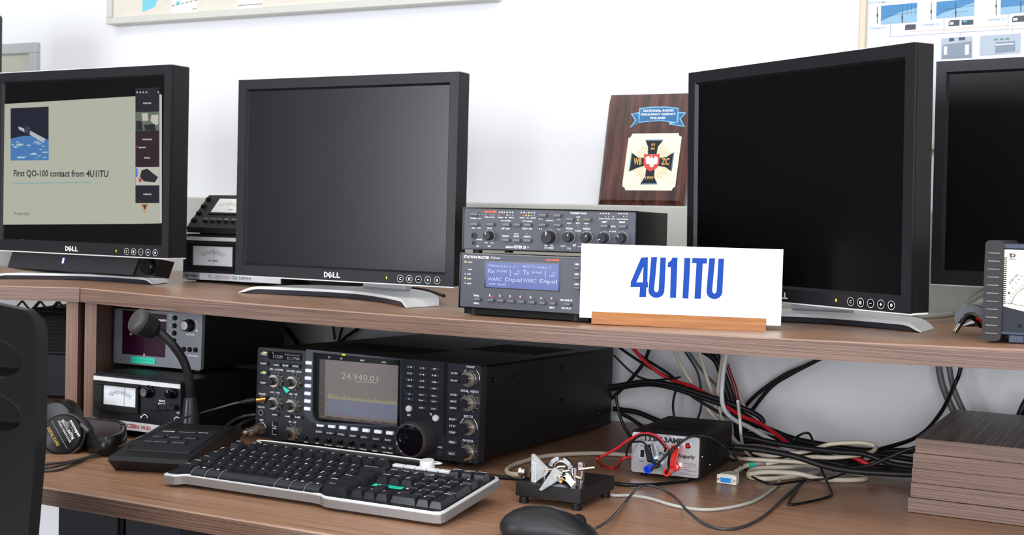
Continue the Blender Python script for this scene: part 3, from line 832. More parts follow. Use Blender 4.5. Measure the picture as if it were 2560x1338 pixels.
for x, y, mt in ([(232, 224, GRNL), (228, 316, GRYP), (425, 228, REDL), (452, 228, REDD), (479, 228, REDD), (505, 229, YELL), (531, 229, GRYP), (560, 230, GRYP), (637, 230, REDD), (664, 231, REDL), (691, 231, YELL), (717, 232, YELL), (745, 232, GRYP), (773, 233, GRYP),
                  (906, 233, REDD), (938, 234, REDD), (904, 327, REDD), (938, 328, REDD), (490, 408, REDD), (618, 412, GRYP), (698, 412, GRYP), (1202, 273, YELL), (1116, 333, REDL), (1200, 334, GRYP), (1286, 336, GRYP),
                  (1414, 242, REDL), (1445, 242, REDD), (1474, 243, GRYP), (1505, 243, GRYP), (1549, 244, GRNL), (1594, 243, REDD), (1622, 243, REDD), (1652, 244, GRNL), (1681, 245, GRYP), (294, 225, GRYP), (320, 226, REDD), (348, 226, GRYP), (374, 227, GRYP)]):
    cx, cz = f.p(x, y); MB().m(mt).cyl((cx, -0.001, cz), (cx, .001, cz), .0009, 8).build('indicator_light', mk)

# ------------------------------------------------------------------ call sign card in its wooden holder
hd = thing('card_holder', 'orange-brown grooved wooden bar holding the white card at the shelf edge', 'card holder', (-0.7270, 1.6340, 0.9920), 15.0)
P = [(0, 0), (0, .0125), (.002, .0155), (.005, .017), (.009, .017), (.009, .0075), (.0115, .0075), (.0115, .0125), (.022, .0125), (.022, 0)]
b = MB().m(W_ORANGE); b.prism(P, 0, .2395, 'x'); b.build('wooden_bar', hd)
cardM = M('white_card', (250, 250, 250), .5, noise=.005)
cd_ = thing('sign_card', 'white card with large blue characters 4U1ITU', 'sign', Vector(hd.location) + Matrix.Rotation(R(15), 3, 'Z') @ Vector((-.0185, .0092, .0078)), 15.0, 0)
MB().m(cardM).box(0, .2775, 0, .0018, 0, .1040).build('card', cd_)
f = Face(cd_, 0, 0, 1)
BLU = M('blue_ink', (34, 70, 152), .7, spec=.04)
b = MB().m(BLU)


def bigs(mb, face, off=.0005):
    q = lambda *P: face.quad(mb, P, off)
    q((1603, 644), (1620, 643), (1618.5, 705), (1620, 706), (1620, 719), (1616, 719), (1615, 743), (1598, 743), (1600, 718), (1576, 718), (1577, 705))
    mb.m(cardM); face.quad(mb, [(1608.5, 667), (1607, 706), (1591, 706)], off + .0004); mb.m(BLU)
    for (x0, x1, yt) in ((1623, 1665, 643), (1768, 1810, 646)):
        cx = (x0 + x1) / 2 - 2; yb = yt + 83
        P = [(x0 + 5, yt), (x0 + 20, yt)] + [(cx - 1 + 5.5 * math.cos(R(a)), yb - 3 + 8 * math.sin(R(a))) for a in range(180, -1, -20)] + [(x1 - 14, yt + 1), (x1, yt + 1)]
        P += [(cx - 1 + 20 * math.cos(R(a)), yb + 19 * math.sin(R(a))) for a in range(0, 181, 15)]
        q(*P)
    q((1694, 644), (1690, 745), (1675, 745), (1677, 668), (1669, 668), (1670, 657), (1677, 652), (1681, 644))
    q((1711, 645), (1726, 645), (1721, 747), (1706, 746)); q((1731, 645), (1768, 646), (1767, 659), (1757, 659), (1752, 747), (1736, 747), (1741, 658), (1730, 658))


bigs(b, f)
b.build('lettering', cd_, 'large blue characters')

# ------------------------------------------------------------------ cross-needle meter at the right
mt_ = thing('power_meter', 'navy blue cross-needle power meter with grey rubber bumper at the right end', 'meter', (-0.2135, 1.662, 1.0005), 0)
NAVY = M('navy_case', (15, 23, 38), .38); BUMP = M('bumper_grey', (42, 41, 42), .6, bump=.2, bscale=900)
MB().m(NAVY).box(.012, .165, .004, .14, .009, .1205, .002).build('case_body', mt_)
b = MB().m(BUMP)
b.prism(rrect(0, .022, .001, .124, .006), -.006, .150, 'y')
b.build('bumper', mt_, 'grey rubber bumper')
b = MB().m(M('bumper_line', (140, 140, 142), .5))
for k in range(11): b.box(.004, .0175, -.0068, -.0058, .010 + k * .0098, .0108 + k * .0098)
b.build('bumper_rib', mt_, 'pale ribs of the bumper')
MB().m(BUMP).prism(rrect(.158, .180, .001, .124, .006), -.006, .150, 'y').build('bumper', mt_)
b = MB().m(NAVY).box(.018, .162, -.001, .006, .010, .1205, .001); b.m(M('navy_light', (34, 48, 68), .35)).box(.018, .162, -.003, .002, .1145, .1205, .0008).box(.018, .162, -.003, .002, .0095, .0135, .0008)
b.build('front_panel', mt_)
b = MB().m(DEEP)
for k in range(24): b.box(.0205, .0255, -.0018, 0, .047 + .0024 * k, .0482 + .0024 * k)
b.build('side_vent', mt_)
f = Face(mt_, 2340, 560, 3.936)
b = MB().m(M('dial_cream', (236, 234, 214), .45, noise=.01)); b.poly([f.p(668, 252, .0015), (.160, f.p(668, 252, .0015)[1] + .0006), (.160, .036), f.p(866, 862, .0015), f.p(662, 810, .0015)], -.0015)
b.m(REDP); f.quad(b, [(722, 290), (736, 290), (722, 312)], .002)
b.m(BLKP); f.text(b, 'D', 757, 311, 56, 40, .002, bold=.04); f.text(b, 'DAIWA', 752, 348, 72, 12, .002, bold=.03)
for (xa, ya, xb, yb) in ((716, 285, 790, 285), (716, 338, 790, 338)): f.quad(b, [(xa, ya), (xb, yb), (xb, yb + 2), (xa, ya + 2)], .002)
for (xa, ya, yb) in ((716, 285, 340), (789, 285, 340)): f.quad(b, [(xa, ya), (xa + 2, ya), (xa + 2, yb), (xa, yb)], .002)
for k, (ch, x, y) in enumerate((('F', 733, 576), ('O', 744, 562), ('R', 755, 548), ('W', 768, 534), ('A', 781, 520), ('R', 795, 506), ('D', 810, 492))):
    q = f.p(x, y, .002); b.text(ch, q[0], q[1], .0024, .0032, y=-.002, rot=R(48))
for k, (ch, x, y) in enumerate((('0', 684, 772), ('1', 719, 681), ('2', 750, 627), ('3', 784, 580), ('4', 812, 545), ('5', 842, 514))):
    q = f.p(x, y, .002); b.text(ch, q[0], q[1], .002, .003, y=-.002, rot=R(20 + k * 6))
ctr = f.p(1010, 860, .002); e = f.p(735, 790, .002); rr = math.hypot(e[0] - ctr[0], e[1] - ctr[1])
for dr in (0, -.0012, .0030): arc(b, ctr[0], ctr[1], rr + dr, 62, 168, .00016 if dr else .0003, -.002, 30)
for k in range(14):
    a = R(168 - k * 7.5); c, s_ = math.cos(a), math.sin(a); l = .0045 if k % 2 else .0065; nx, nz = -s_ * .00015, c * .00015
    b.poly([(ctr[0] + c * rr + nx, ctr[1] + s_ * rr + nz), (ctr[0] + c * (rr + l) + nx, ctr[1] + s_ * (rr + l) + nz), (ctr[0] + c * (rr + l) - nx, ctr[1] + s_ * (rr + l) - nz), (ctr[0] + c * rr - nx, ctr[1] + s_ * rr - nz)], -.002)
q0 = f.p(700, 778, .0022); q1 = (.150, q0[1] - .020)
b.poly([(q0[0], q0[1]), (q1[0], q1[1]), (q1[0], q1[1] + .0006), (q0[0], q0[1] + .0006)], -.0022)
b.build('meter_dial', mt_, 'cream dial with curved scales')
b = MB().m(DEEP).cyl((.0425, -.002, .021), (.0425, 0, .021), .0024, 16); b.build('zero_screw', mt_)
for fx in (.03, .14): MB().m(M('foot_blue', (44, 58, 80), .4)).box(fx, fx + .018, .002, .03, -.0005, .0095, .001).build('foot', mt_)

# ------------------------------------------------------------------ wooden plaque leaning on the wall
pl = thing('award_plaque', 'dark walnut plaque with blue ribbon and cream emblem plate, leaning on the wall', 'plaque', (-0.998, 2.2535, 1.1692), 0, 11.5)
Wp, Hp = .1735, .2225
b = MB().m(W_PLAQUE)
e = .007
o = [(0, 0), (Wp, 0), (Wp, Hp), (0, Hp)]; ii = [(e, e + .003), (Wp - e, e + .003), (Wp - e, Hp - e), (e, Hp - e)]
for k in range(4):
    j = (k + 1) % 4
    b.add([(o[k][0], .006, o[k][1]), (o[j][0], .006, o[j][1]), (ii[j][0], 0, ii[j][1]), (ii[k][0], 0, ii[k][1])], [(0, 1, 2, 3)])
b.add([(p[0], 0, p[1]) for p in ii], [(0, 1, 2, 3)])
b.box(0, Wp, .006, .016, 0, Hp); b.build('plaque_board', pl)
f = Face(pl, 1500, 230, 4.46)
b = MB().m(M('ribbon_edge', (130, 196, 232), .4)); b.poly([f.p(*q, .0012) for q in ((345, 245), (440, 225), (440, 340), (330, 402), (392, 315))], -.0012)
b.poly([f.p(*q, .0012) for q in ((868, 220), (962, 232), (900, 300), (948, 390), (772, 362), (772, 325))], -.0012)
b.poly([f.p(*q, .0014) for q in ((440, 182), (560, 166), (720, 163), (878, 178), (862, 350), (700, 325), (560, 330), (425, 345))], -.0014)
BB = M('ribbon_blue', (10, 100, 152), .4); b.m(BB)
b.poly([f.p(*q, .0017) for q in ((450, 192), (560, 175), (720, 172), (868, 188), (854, 338), (700, 316), (560, 320), (435, 335))], -.0017)
b.poly([f.p(*q, .0016) for q in ((362, 250), (430, 236), (430, 342), (348, 388), (405, 315))], -.0016)
b.poly([f.p(*q, .0016) for q in ((878, 230), (942, 240), (886, 300), (932, 378), (790, 354), (868, 340))], -.0016)
b.m(WHT); f.text(b, 'NATIONAL RADIO', 652, 208, 340, 26, .002, bold=.04, rot=.0); f.text(b, 'FREQUENCY AGENCY', 650, 250, 390, 26, .002, bold=.04); f.text(b, 'POLAND', 646, 290, 170, 26, .002, bold=.04)
b.build('ribbon', pl, 'blue ribbon with white words')
b = MB().m(CREAM); b.poly([f.p(*q, .0015) for q in ((362, 465), (878, 460), (882, 485), (912, 500), (838, 1060), (815, 1068), (800, 1100), (282, 1096), (276, 1070), (246, 1052), (318, 515), (345, 500))], -.0015)
c0 = f.p(578, 785, .002)
GL = M('gold_ray', (226, 200, 140), .4); b.m(GL)
sz = f.size(578, 785, 100, 100); ux, uz = sz[0] / 100, sz[1] / 100
for k in range(20):
    a = R(45 + 90 * (k // 5) + (k % 5 - 2) * 9); L1 = 215 if k % 2 == 0 else 190
    c, s_ = math.cos(a), math.sin(a); nx, nz = -s_ * 7, c * 7
    b.poly([(c0[0] + (c * 60) * ux, c0[1] + s_ * 60 * uz), (c0[0] + (c * L1 + nx) * ux, c0[1] + (s_ * L1 + nz) * uz), (c0[0] + (c * (L1 + 16)) * ux, c0[1] + s_ * (L1 + 16) * uz), (c0[0] + (c * L1 - nx) * ux, c0[1] + (s_ * L1 - nz) * uz)], -.0017)
def cross(mb, sc, y):
    for (a1, a2, a3, a4, a5, a6) in (((505, 532), (708, 530), (650, 600), (632, 690), (532, 690), (535, 610)), ((445, 1032), (640, 1030), (605, 960), (610, 850), (515, 850), (500, 950)),
                                    ((350, 675), (318, 890), (405, 850), (520, 815), (530, 735), (420, 730)), ((830, 670), (800, 888), (735, 840), (640, 825), (645, 735), (745, 725))):
        P = [(578 + (x - 578) * sc, 785 + (y_ - 785) * sc) for x, y_ in (a1, a2, a3, a4, a5, a6)]
        mb.poly([f.p(*q, y) for q in P], -y)
b.m(M('cross_blue', (92, 128, 158), .4)); cross(b, 1.0, .0019)
b.m(M('cross_black', (22, 26, 34), .4)); cross(b, .95, .0021)
b.m(M('shield_red', (216, 62, 52), .4)); b.poly([f.p(*q, .0024) for q in ((492, 690), (580, 700), (665, 688), (660, 800), (630, 850), (560, 886), (505, 850), (484, 800))], -.0024)
b.m(WHT); b.poly([f.p(*q, .0026) for q in ((508, 730), (545, 712), (565, 745), (575, 706), (590, 745), (620, 712), (645, 735), (638, 800), (600, 810), (590, 838), (560, 838), (550, 805), (515, 800))], -.0026)
b.m(M('gold_print', (222, 178, 100), .4))
for s_, x, y, w_, h_ in (('WB', 420, 775, 88, 78), ('ZC', 728, 775, 88, 76), ('01', 592, 588, 40, 30), ('04', 588, 632, 44, 30), ('1999', 549, 957, 88, 34)): f.text(b, s_, x, y, w_, h_, .0027, bold=.02)
b.build('emblem_plate', pl, 'cream plate with a black cross emblem and red shield')

# ------------------------------------------------------------------ pictures on the wall
def frame(name, label, cat, x0, x1, z0, z1, fw, d, fm, pm, content=None):
    t = thing(name, label, cat, (x0, YB - d, z0))
    W_, H_ = x1 - x0, z1 - z0
    b = MB().m(fm); b.box(0, W_, 0, d - .0005, 0, fw, .0015).box(0, W_, 0, d - .0005, H_ - fw, H_, .0015).box(0, fw, 0, d - .0005, fw, H_ - fw, .0015).box(W_ - fw, W_, 0, d - .0005, fw, H_ - fw, .0015)
    b.build('picture_frame', t)
    b = MB().m(pm).box(fw, W_ - fw, .008, d - .002, fw, H_ - fw)
    if content: content(b, t)
    b.build('print', t)
    return t


def mapc(b, t):
    f = Face(t, 0, 0, 1); T_ = M('map_turquoise', (112, 190, 204), .5); b.m(T_)
    y = .0078
    f.quad(b, [(356, -60), (402, -70), (392, 5), (386, 18), (372, 24), (356, 30)], -y)
    b.m(M('map_pink', (232, 196, 190), .5)); f.quad(b, [(356, 32), (390, 24), (392, 27), (358, 36)], -y)
    for k in range(6): f.quad(b, [(430 + k * 11, 15 - k * 2.6), (437 + k * 11, 11 - k * 2.6), (438 + k * 11, 13 - k * 2.6), (431 + k * 11, 17 - k * 2.6)], -y)
    f.quad(b, [(705, 3), (756, -1), (756, 3), (705, 7)], -y)
    b.m(M('map_line', (226, 212, 190), .5)); f.quad(b, [(480, 22), (700, 5), (700, 7), (480, 24)], -y)
    b.m(M('map_window_reflection', (246, 244, 236), .5)); f.quad(b, [(430, -60), (492, -65), (492, 44), (430, 50)], -y); f.quad(b, [(595, -60), (662, -60), (655, 20), (640, 36), (595, 40)], -y)  # two pale patches paint window reflections of the glass onto the print
    b.m(T_); f.quad(b, [(440, 4), (452, 2), (450, 9), (438, 12)], -.0074)


frame('framed_map', 'wide white-framed map with turquoise patches, cut off by the top of the picture', 'picture', -2.293, -1.243, 1.577, 2.30, .016, .036, M('frame_white', (196, 195, 188), .4), M('map_cream', (208, 202, 190), .5), mapc)
frame('picture', 'small picture with a pale frame, showing above the left monitor', 'picture', -2.90, -2.551, 1.20, 1.549, .026, .014, M('frame_pale', (176, 182, 180), .5), M('picture_beige', (178, 176, 164), .6))


def posterc(b, t):
    f = Face(t, 2150, 0, 6.244); y = -.0075; Q = lambda P, yy=y: f.quad(b, P, yy)
    SKY = M('poster_sky', (50, 118, 168), .5); SKL = M('poster_sky_pale', (128, 168, 194), .5); DK = M('poster_dark', (52, 58, 68), .5); BL = M('poster_blue', (110, 160, 205), .5); RD = M('poster_red', (236, 170, 160), .5); LN = M('poster_line', (150, 155, 190), .5); G2 = M('poster_grey', (160, 172, 184), .5)
    b.m(SKY); Q([(330, 92), (892, 42), (886, 340), (326, 382)]); Q([(1195, 30), (1785, -25), (1780, 240), (1188, 292)]); Q([(2200, -40), (2800, -90), (2800, 170), (2194, 226)])
    b.m(SKL); Q([(600, 200), (890, 120), (886, 340), (326, 382), (330, 330)], -.0073); Q([(1300, 200), (1782, 40), (1780, 240), (1188, 292), (1190, 260)], -.0073); Q([(2198, 120), (2800, 60), (2800, 170), (2194, 226)], -.0073)
    b.m(DK)
    for (x, ya, yb) in ((270, 105, 370), (1112, 45, 310), (2125, -60, 240)): Q([(x - 5, ya), (x + 5, ya), (x + 5, yb), (x - 5, yb)]); Q([(x - 10, (ya + yb) / 2 - 20), (x + 10, (ya + yb) / 2 - 20), (x + 10, (ya + yb) / 2 + 25), (x - 10, (ya + yb) / 2 + 25)])
    for (x, ya, yb, wd) in ((660, 210, 250, 8), (660, 250, 355, 14), (1495, 40, 160, 7), (1495, 160, 270, 12), (2510, 20, 190, 10)): Q([(x - wd, ya), (x + wd, ya), (x + wd * .7, yb), (x - wd * .7, yb)], -.0071)
    for P in ([(430, 245), (880, 180), (880, 186), (430, 251)], [(1300, 150), (1780, 80), (1780, 85), (1300, 155)], [(1450, 200), (1700, 170), (1700, 174), (1450, 204)]): Q(P, -.0071)
    for x in (660, 740, 800, 860): Q([(x - 2, 60), (x + 2, 60), (x + 2, 240), (x - 2, 240)], -.0071)
    Q([(703, 400), (730, 382), (872, 378), (868, 460), (703, 470)]); Q([(1384, 345), (1420, 315), (1556, 308), (1550, 400), (1384, 410)]); Q([(1586, 315), (1770, 308), (1766, 382), (1586, 390)]); Q([(2376, 275), (2410, 248), (2600, 238), (2600, 335), (2376, 346)])
    b.m(WHT); Q([(1400, 350), (1460, 346), (1460, 380), (1400, 385)], -.0071); Q([(2392, 285), (2460, 280), (2460, 318), (2392, 322)], -.0071)
    b.m(M('poster_cyan', (70, 160, 190), .5)); Q([(1605, 322), (1670, 318), (1670, 345), (1605, 348)], -.0071)
    b.m(BL)
    for s_, x, y_, w_ in (('TOWER T1', 268, 442, 250), ('TOWER T2', 1106, 386, 270), ('TOWER T3', 2122, 306, 280), ('50 57 50 MHz', 290, 36, 270)): f.text(b, s_, x, y_, w_, 30, y, bold=.01, rot=.0)
    b.m(LN); Q([(472, 378), (480, 378), (478, 572), (470, 572)]); Q([(470, 570), (2700, 430), (2700, 436), (470, 577)]); Q([(1308, 290), (1316, 290), (1314, 515), (1306, 515)]); Q([(2310, 220), (2318, 220), (2314, 448), (2306, 448)]); Q([(1560, 505), (1567, 505), (1567, 570), (1560, 570)])
    b.m(RD); Q([(800, 490), (2700, 372), (2700, 377), (800, 498)]); Q([(2382, 395), (2390, 395), (2386, 520), (2378, 520)]); Q([(1100, 1200), (1130, 1200), (1130, 2000), (1100, 2000)])
    b.m(G2); Q([(1270, 600), (1755, 565), (1750, 900), (1262, 925)]); Q([(1880, 560), (2512, 520), (2500, 830), (1870, 870)])
    b.m(DK); Q([(1390, 595), (1470, 590), (1470, 640), (1390, 648)], -.0071); Q([(1540, 585), (1640, 580), (1640, 625), (1540, 632)], -.0071)
    b.m(M('poster_slate', (118, 130, 146), .5)); Q([(1290, 700), (1740, 640), (1740, 900), (1280, 920)], -.0072); Q([(2120, 660), (2420, 640), (2420, 800), (2110, 830)], -.0071)
    b.m(M('poster_green', (90, 130, 124), .5))
    for x in (2090, 2180, 2270): Q([(x, 605 - (x - 2090) * .07), (x + 60, 601 - (x - 2090) * .07), (x + 60, 630 - (x - 2090) * .07), (x, 634 - (x - 2090) * .07)], -.0070)
    b.m(WHT); Q([(1310, 730), (1360, 725), (1358, 850), (1308, 855)], -.0070); Q([(1640, 700), (1700, 695), (1698, 850), (1638, 855)], -.0070); Q([(2120, 690), (2400, 672), (2400, 690), (2120, 708)], -.0070)


frame('framed_poster', 'station diagram poster with blue antenna photos in a thin pale wood frame, top right', 'poster', -0.519, 0.75, 1.275, 2.05, .012, .015, M('frame_gold', (204, 190, 166), .45), M('poster_white', (206, 208, 212), .5), posterc)
# ------------------------------------------------------------------ rotator units in the bay under the shelf
t = thing('rotator_controller', 'black antenna rotator box with white meter and round knobs, on the desk behind the microphone', 'rotator controller', (-1.6421, 1.600, 0.7590), 0.6)
Wd, Hd = 0.2005, 0.0975
MB().m(BLK).prism(rrect(0, Wd, .004, Hd, .007), .010, .21, 'y').build('case_body', t)
MB().m(M('rotator_front_dark', (26, 27, 33), .45)).prism(rrect(.003, Wd - .003, .006, Hd - .002, .005), .001, .011, 'y').build('front_panel', t)
f = Face(t, 200, 760, 3.934)
MB().m(SILV).box(.006, Wd - .004, -.0006, .002, Hd - .0125, Hd - .0055).build('trim_strip', t, 'silver strip')
b = MB().m(BLKM); fx0, fz1 = f.p(160, 762); fx1, fz0 = f.p(585, 1085)
m0 = f.p(238, 795); m1_ = f.p(560, 1020)
for q in ((fx0, fx1, fz0, m1_[1]), (fx0, fx1, m0[1], fz1), (fx0, m0[0], m1_[1], m0[1]), (m1_[0], fx1, m1_[1], m0[1])): b.box(q[0], q[1], -.005, .001, min(q[2:]), max(q[2:]), .001)
b.build('meter_frame', t)
b = MB().m(METER).box(m0[0], m1_[0], -.001, .001, m1_[1], m0[1]); meter_scale(b, m0[0], m1_[0], m1_[1], m0[1], -.0013, .63); b.build('meter_dial', t, 'white meter dial')
for x, y, r, c_ in ((680, 862, .0085, CHROME), (915, 880, .007, BLKG)):
    cx, cz = f.p(x, y); knob(t, cx, cz, r, .014, BLKG, 'knob', cap=c_ if c_ is CHROME else None, skirt=(r * 1.25, .004, BLKG), pointer=90 if c_ is BLKG else None)
for x in (720, 805, 885): button(f, t, x, 1022, 78, 56, BLKM, .009, name='lever_key', bev=.001)
b = MB().m(WHT)
for s_, x, y, w_, h_ in (('CALIBRATE', 690, 792, 92, 22), ('OFF', 870, 808, 32, 20), ('ON', 972, 820, 28, 20), ('BRAKE', 807, 955, 60, 18), ('RELEASE', 805, 985, 72, 18), ('CW', 965, 1072, 30, 22)): f.text(b, s_, x, y, w_, h_, bold=.02)
cx, cz = f.p(637, 1125); arc(b, cx, cz, .0062, 5, 165, .0007); cx, cz = f.p(955, 1150); arc(b, cx, cz, .0062, 20, 170, .0007)
b.poly([f.p(*q, .0005) for q in ((592, 1105), (612, 1105), (600, 1130))], -.0005); b.build('lettering', t)
b = MB().m(M('strip_white', (222, 224, 230), .4)).box(.004, Wd - .004, -.0008, .002, .0065, .0205)
b.m(REDP); b.text('TURNING ARTCZEN 14-21', .075, .0140, .120, .0065, y=-.0012, bold=.03); b.build('label_strip', t, 'white strip with red words')
for sx in (0.02, Wd - .03): MB().m(RUB).box(sx, sx + .012, .02, .19, -0.0087, .0045).build('foot', t)

t = thing('rotator_display_unit', 'grey-fronted rotator display unit with dark purple screen, stacked on the lower rotator box', 'rotator controller', (-1.6819, 1.690, 0.8580), 3.0, 1.5)
Wd, Hd = .1936, .1015
MB().m(BLK).box(.001, Wd - .001, .006, .25, .004, Hd - .001, .002).build('case_body', t)
MB().m(M('display_unit_front', (112, 114, 120), .5)).prism(rrect(0, Wd, .004, Hd, .003), 0, .008, 'y').build('front_panel', t)
for fx in (.02, Wd - .03):
    for fy in (.02, .2): MB().m(RUB).box(fx, fx + .012, fy, fy + .012, -.0012, .0045).build('foot', t)
b = MB().m(M('purple_screen', (44, 10, 34), .25)); P = [f_ for f_ in ()]
f = Face(t, 200, 760, 3.934)
b.poly([f.p(*q, .0006) for q in ((420, 60), (852, 108), (834, 528), (412, 490))], -.0006)
b.m(WHT); f.text(b, 'hy-gain', 775, 160, 150, 34, .001, bold=.03); f.text(b, 'W', 500, 300, 26, 20, .001, bold=.04); f.text(b, 'S', 630, 503, 16, 24, .001, bold=.04)
b.build('display', t, 'dark purple display')
b = MB().m(TEAL); b.poly([f.p(*q, .0012) for q in ((500, 515), (738, 535), (733, 595), (500, 578))], -.0012)
b.m(M('teal_ink', (20, 130, 115), .5)); f.text(b, 'T1 - 10m Yagi', 620, 555, 180, 16, .0015); b.build('sticker', t, 'turquoise label tape')
for x, y in ((936, 138), (932, 214), (930, 288), (926, 362), (930, 432), (1023, 446), (1080, 449), (1137, 453)):
    cx, cz = f.p(x, y); MB().m(DEEP).lathe((cx, 0, cz), (0, -1, 0), [(.0044, 0), (.0044, .002), (.0034, .0035), (0, .0035)], 20).build('button', t)
cx, cz = f.p(1078, 212); knob(t, cx, cz, .0095, .015, BLKG, 'knob', cap=CHROME, skirt=(.011, .005, BLKG))
b = MB().m(WHT)
for s_, x, y, w_, h_ in (('PRESET', 893, 112, 36, 12), ('1', 888, 140, 8, 16), ('2', 888, 214, 10, 16), ('3', 886, 288, 10, 16), ('4', 884, 358, 10, 16), ('ROTATE', 1085, 302, 78, 20), ('START', 1022, 500, 48, 16), ('STOP DISPLAY', 1115, 512, 106, 16)): f.text(b, s_, x, y, w_, h_, bold=.02)
cx, cz = f.p(1085, 215); arc(b, cx, cz, .0145, -35, 40, .0005); b.poly([f.p(*q, .0005) for q in ((1140, 258), (1162, 262), (1146, 278))], -.0005)
b.build('lettering', t)
MB().m(CHROME).cyl((.09, -.001, .012), (.09, .002, .012), .0008, 8).build('screw', t)

# dark units in the left bay (seen past the chair)
t = thing('computer_case', 'dark computer case with a mesh front in the left bay behind the chair', 'computer', (-2.125, 1.79, 0.7505), 20)
MB().m(BLKM).box(0, .30, .006, .36, .004, .17, .004).build('case_body', t)
b = MB().m(M('mesh_dark', (12, 12, 13), .6, spec=.1)).box(.004, .296, 0, .008, .098, .165, .001)
b.m(DEEP)
for r_ in range(9):
    for c_ in range(34): b.rect(.008 + .0083 * c_ + (.004 if r_ % 2 else 0), .0135 + .0083 * c_ + (.004 if r_ % 2 else 0), .102 + .0068 * r_, .1058 + .0068 * r_, -.0004)
b.build('mesh_panel', t)
MB().m(M('case_front_blue', (7, 9, 13), .45, spec=.15)).box(.004, .296, 0, .008, .008, .094, .002).build('front_panel', t)
for k in range(2): MB().m(GRYP).lathe((.27, 0, .04 + .018 * k), (0, -1, 0), [(.006, 0), (.006, .001), (.0045, .001), (.0045, 0), (0, 0)], 16).build('jack_socket', t)
b = MB().m(GRYP).text('S', .262, .108, .003, .003, y=-.0006); b.build('lettering', t)
for fx in (.02, .26):
    for fy in (.03, .3): MB().m(RUB).box(fx, fx + .015, fy, fy + .015, 0, .0045).build('foot', t)
t = thing('wire_rack', 'black lattice rack standing on the dark case in the left bay', 'rack', (-2.12, 1.85, 0.9210), 20)
b = MB().m(DEEP)
random.seed(3)
for k in range(7):
    b.cyl((.04 * k, 0, 0.001), (.04 * k + .04, 0, .045), .0022, 6).cyl((.04 * k + .04, 0, 0.001), (.04 * k, 0, .045), .0022, 6)
    b.cyl((.04 * k, .08, 0.001), (.04 * k + .04, .08, .045), .0022, 6).cyl((.04 * k, 0, .045), (.04 * k, .08, .045), .0022, 6)
for yy in (0, .08):
    for zz in (.0025, .045): b.cyl((0, yy, zz), (.28, yy, zz), .0025, 6)
b.build('lattice', t)

# ------------------------------------------------------------------ transceiver
rad = thing('radio_transceiver', 'large black radio transceiver with a lit screen and big tuning dial, under the shelf', 'radio', (-1.3584, 1.6875, 0.7626), 0.4, 1.2)
RW, RH = .425, .1495
b = MB().m(RADIOC).box(.002, RW - .002, .018, .525, .004, RH - .001, .003)
b.build('cabinet', rad)
b = MB().m(M('cabinet_slot', (8, 8, 8), .8))
for k in range(16): b.box(.06 + .012 * k, .066 + .012 * k, .10, .22, RH - .0012, RH - .0006)
for k in range(12): b.box(.25 + .012 * k, .256 + .012 * k, .26, .42, RH - .0012, RH - .0006)
for k in range(10): b.box(.02 + .03 * k, .04 + .03 * k, .05 + .004 * k, .0515 + .004 * k, RH - .0012, RH - .0006)
b.build('lid_vent', rad)
for (fy, fz) in ((.045, .125), (.12, .125), (.045, .02), (.30, .07), (.30, .125), (.46, .03)):
    MB().m(BLKG).lathe((RW - .002, fy, fz), (1, 0, 0), [(.0042, 0), (.0038, .0015), (.002, .002), (.0016, .001), (0, .001)], 14).build('screw', rad)
b = MB().m(RADIO).prism(rrect(0, RW, 0, RH, .004), .001, .020, 'y'); b.build('front_panel', rad)
for fx in (.05, .37):
    for fy in (.05, .46): MB().m(BLKM).cyl((fx, fy, -.0122 + fy * .021), (fx, fy, .005), .018, 24).build('foot', rad)
f = Face(rad, 620, 840, 3.936)
PP = lambda x, y, o=0: f.p(x, y, o)
# raised display housing with a rounded lower left corner, and the channel on its right
b = MB().m(RADIOB)
D_ = .006
outer = [PP(*q, D_) for q in ((572, 132), (1512, 226), (1500, 905), (700, 872), (610, 845), (565, 790), (552, 740))]
inner = [PP(*q, D_) for q in ((640, 162), (1502, 240), (1492, 892), (730, 850), (672, 836), (640, 800), (632, 750))]
n_ = len(outer)
for k in range(n_):
    j = (k + 1) % n_
    b.add([(outer[k][0], -D_, outer[k][1]), (outer[j][0], -D_, outer[j][1]), (inner[j][0], -D_, inner[j][1]), (inner[k][0], -D_, inner[k][1])], [(0, 1, 2, 3)])
    b.add([(outer[k][0], -D_, outer[k][1]), (outer[j][0], -D_, outer[j][1]), (outer[j][0], .002, outer[j][1]), (outer[k][0], .002, outer[k][1])], [(0, 1, 2, 3)])
    b.add([(inner[k][0], -D_, inner[k][1]), (inner[j][0], -D_, inner[j][1]), (inner[j][0], -.001, inner[j][1]), (inner[k][0], -.001, inner[k][1])], [(0, 1, 2, 3)])
b.build('display_housing', rad)
b = MB().m(BLKG); b.poly([(p[0], p[1]) for p in [PP(*q, .0012) for q in ((640, 162), (1502, 240), (1492, 892), (730, 850), (672, 836), (640, 800), (632, 750))]], -.0012)
b.m(WHT)
for s_, x, y, w_, h_ in (('TX', 798, 212, 20, 14), ('RX', 920, 224, 20, 14), ('SPLIT', 1126, 242, 44, 16), ('LOCK', 1337, 260, 44, 16)): f.text(b, s_, x, y, w_, h_, .0016, bold=.02)
b.build('display_window', rad)
b = MB().m(YELL); cx, cz = PP(942, 186, D_); b.box(cx - .0028, cx + .0028, -D_ - .0006, -D_ + .001, cz - .0009, cz + .0009); b.build('indicator_light', rad)
SG = lambda nme, c, e_=.36: M(nme, (8, 8, 8), .2, spec=.4, emit=c, es=1.05, noise=.03)
b = MB().m(SG('radio_screen', (112, 104, 104))); o_ = .0016
b.poly([PP(*q, o_) for q in ((705, 228), (1480, 292), (1466, 892), (693, 812))], -o_)
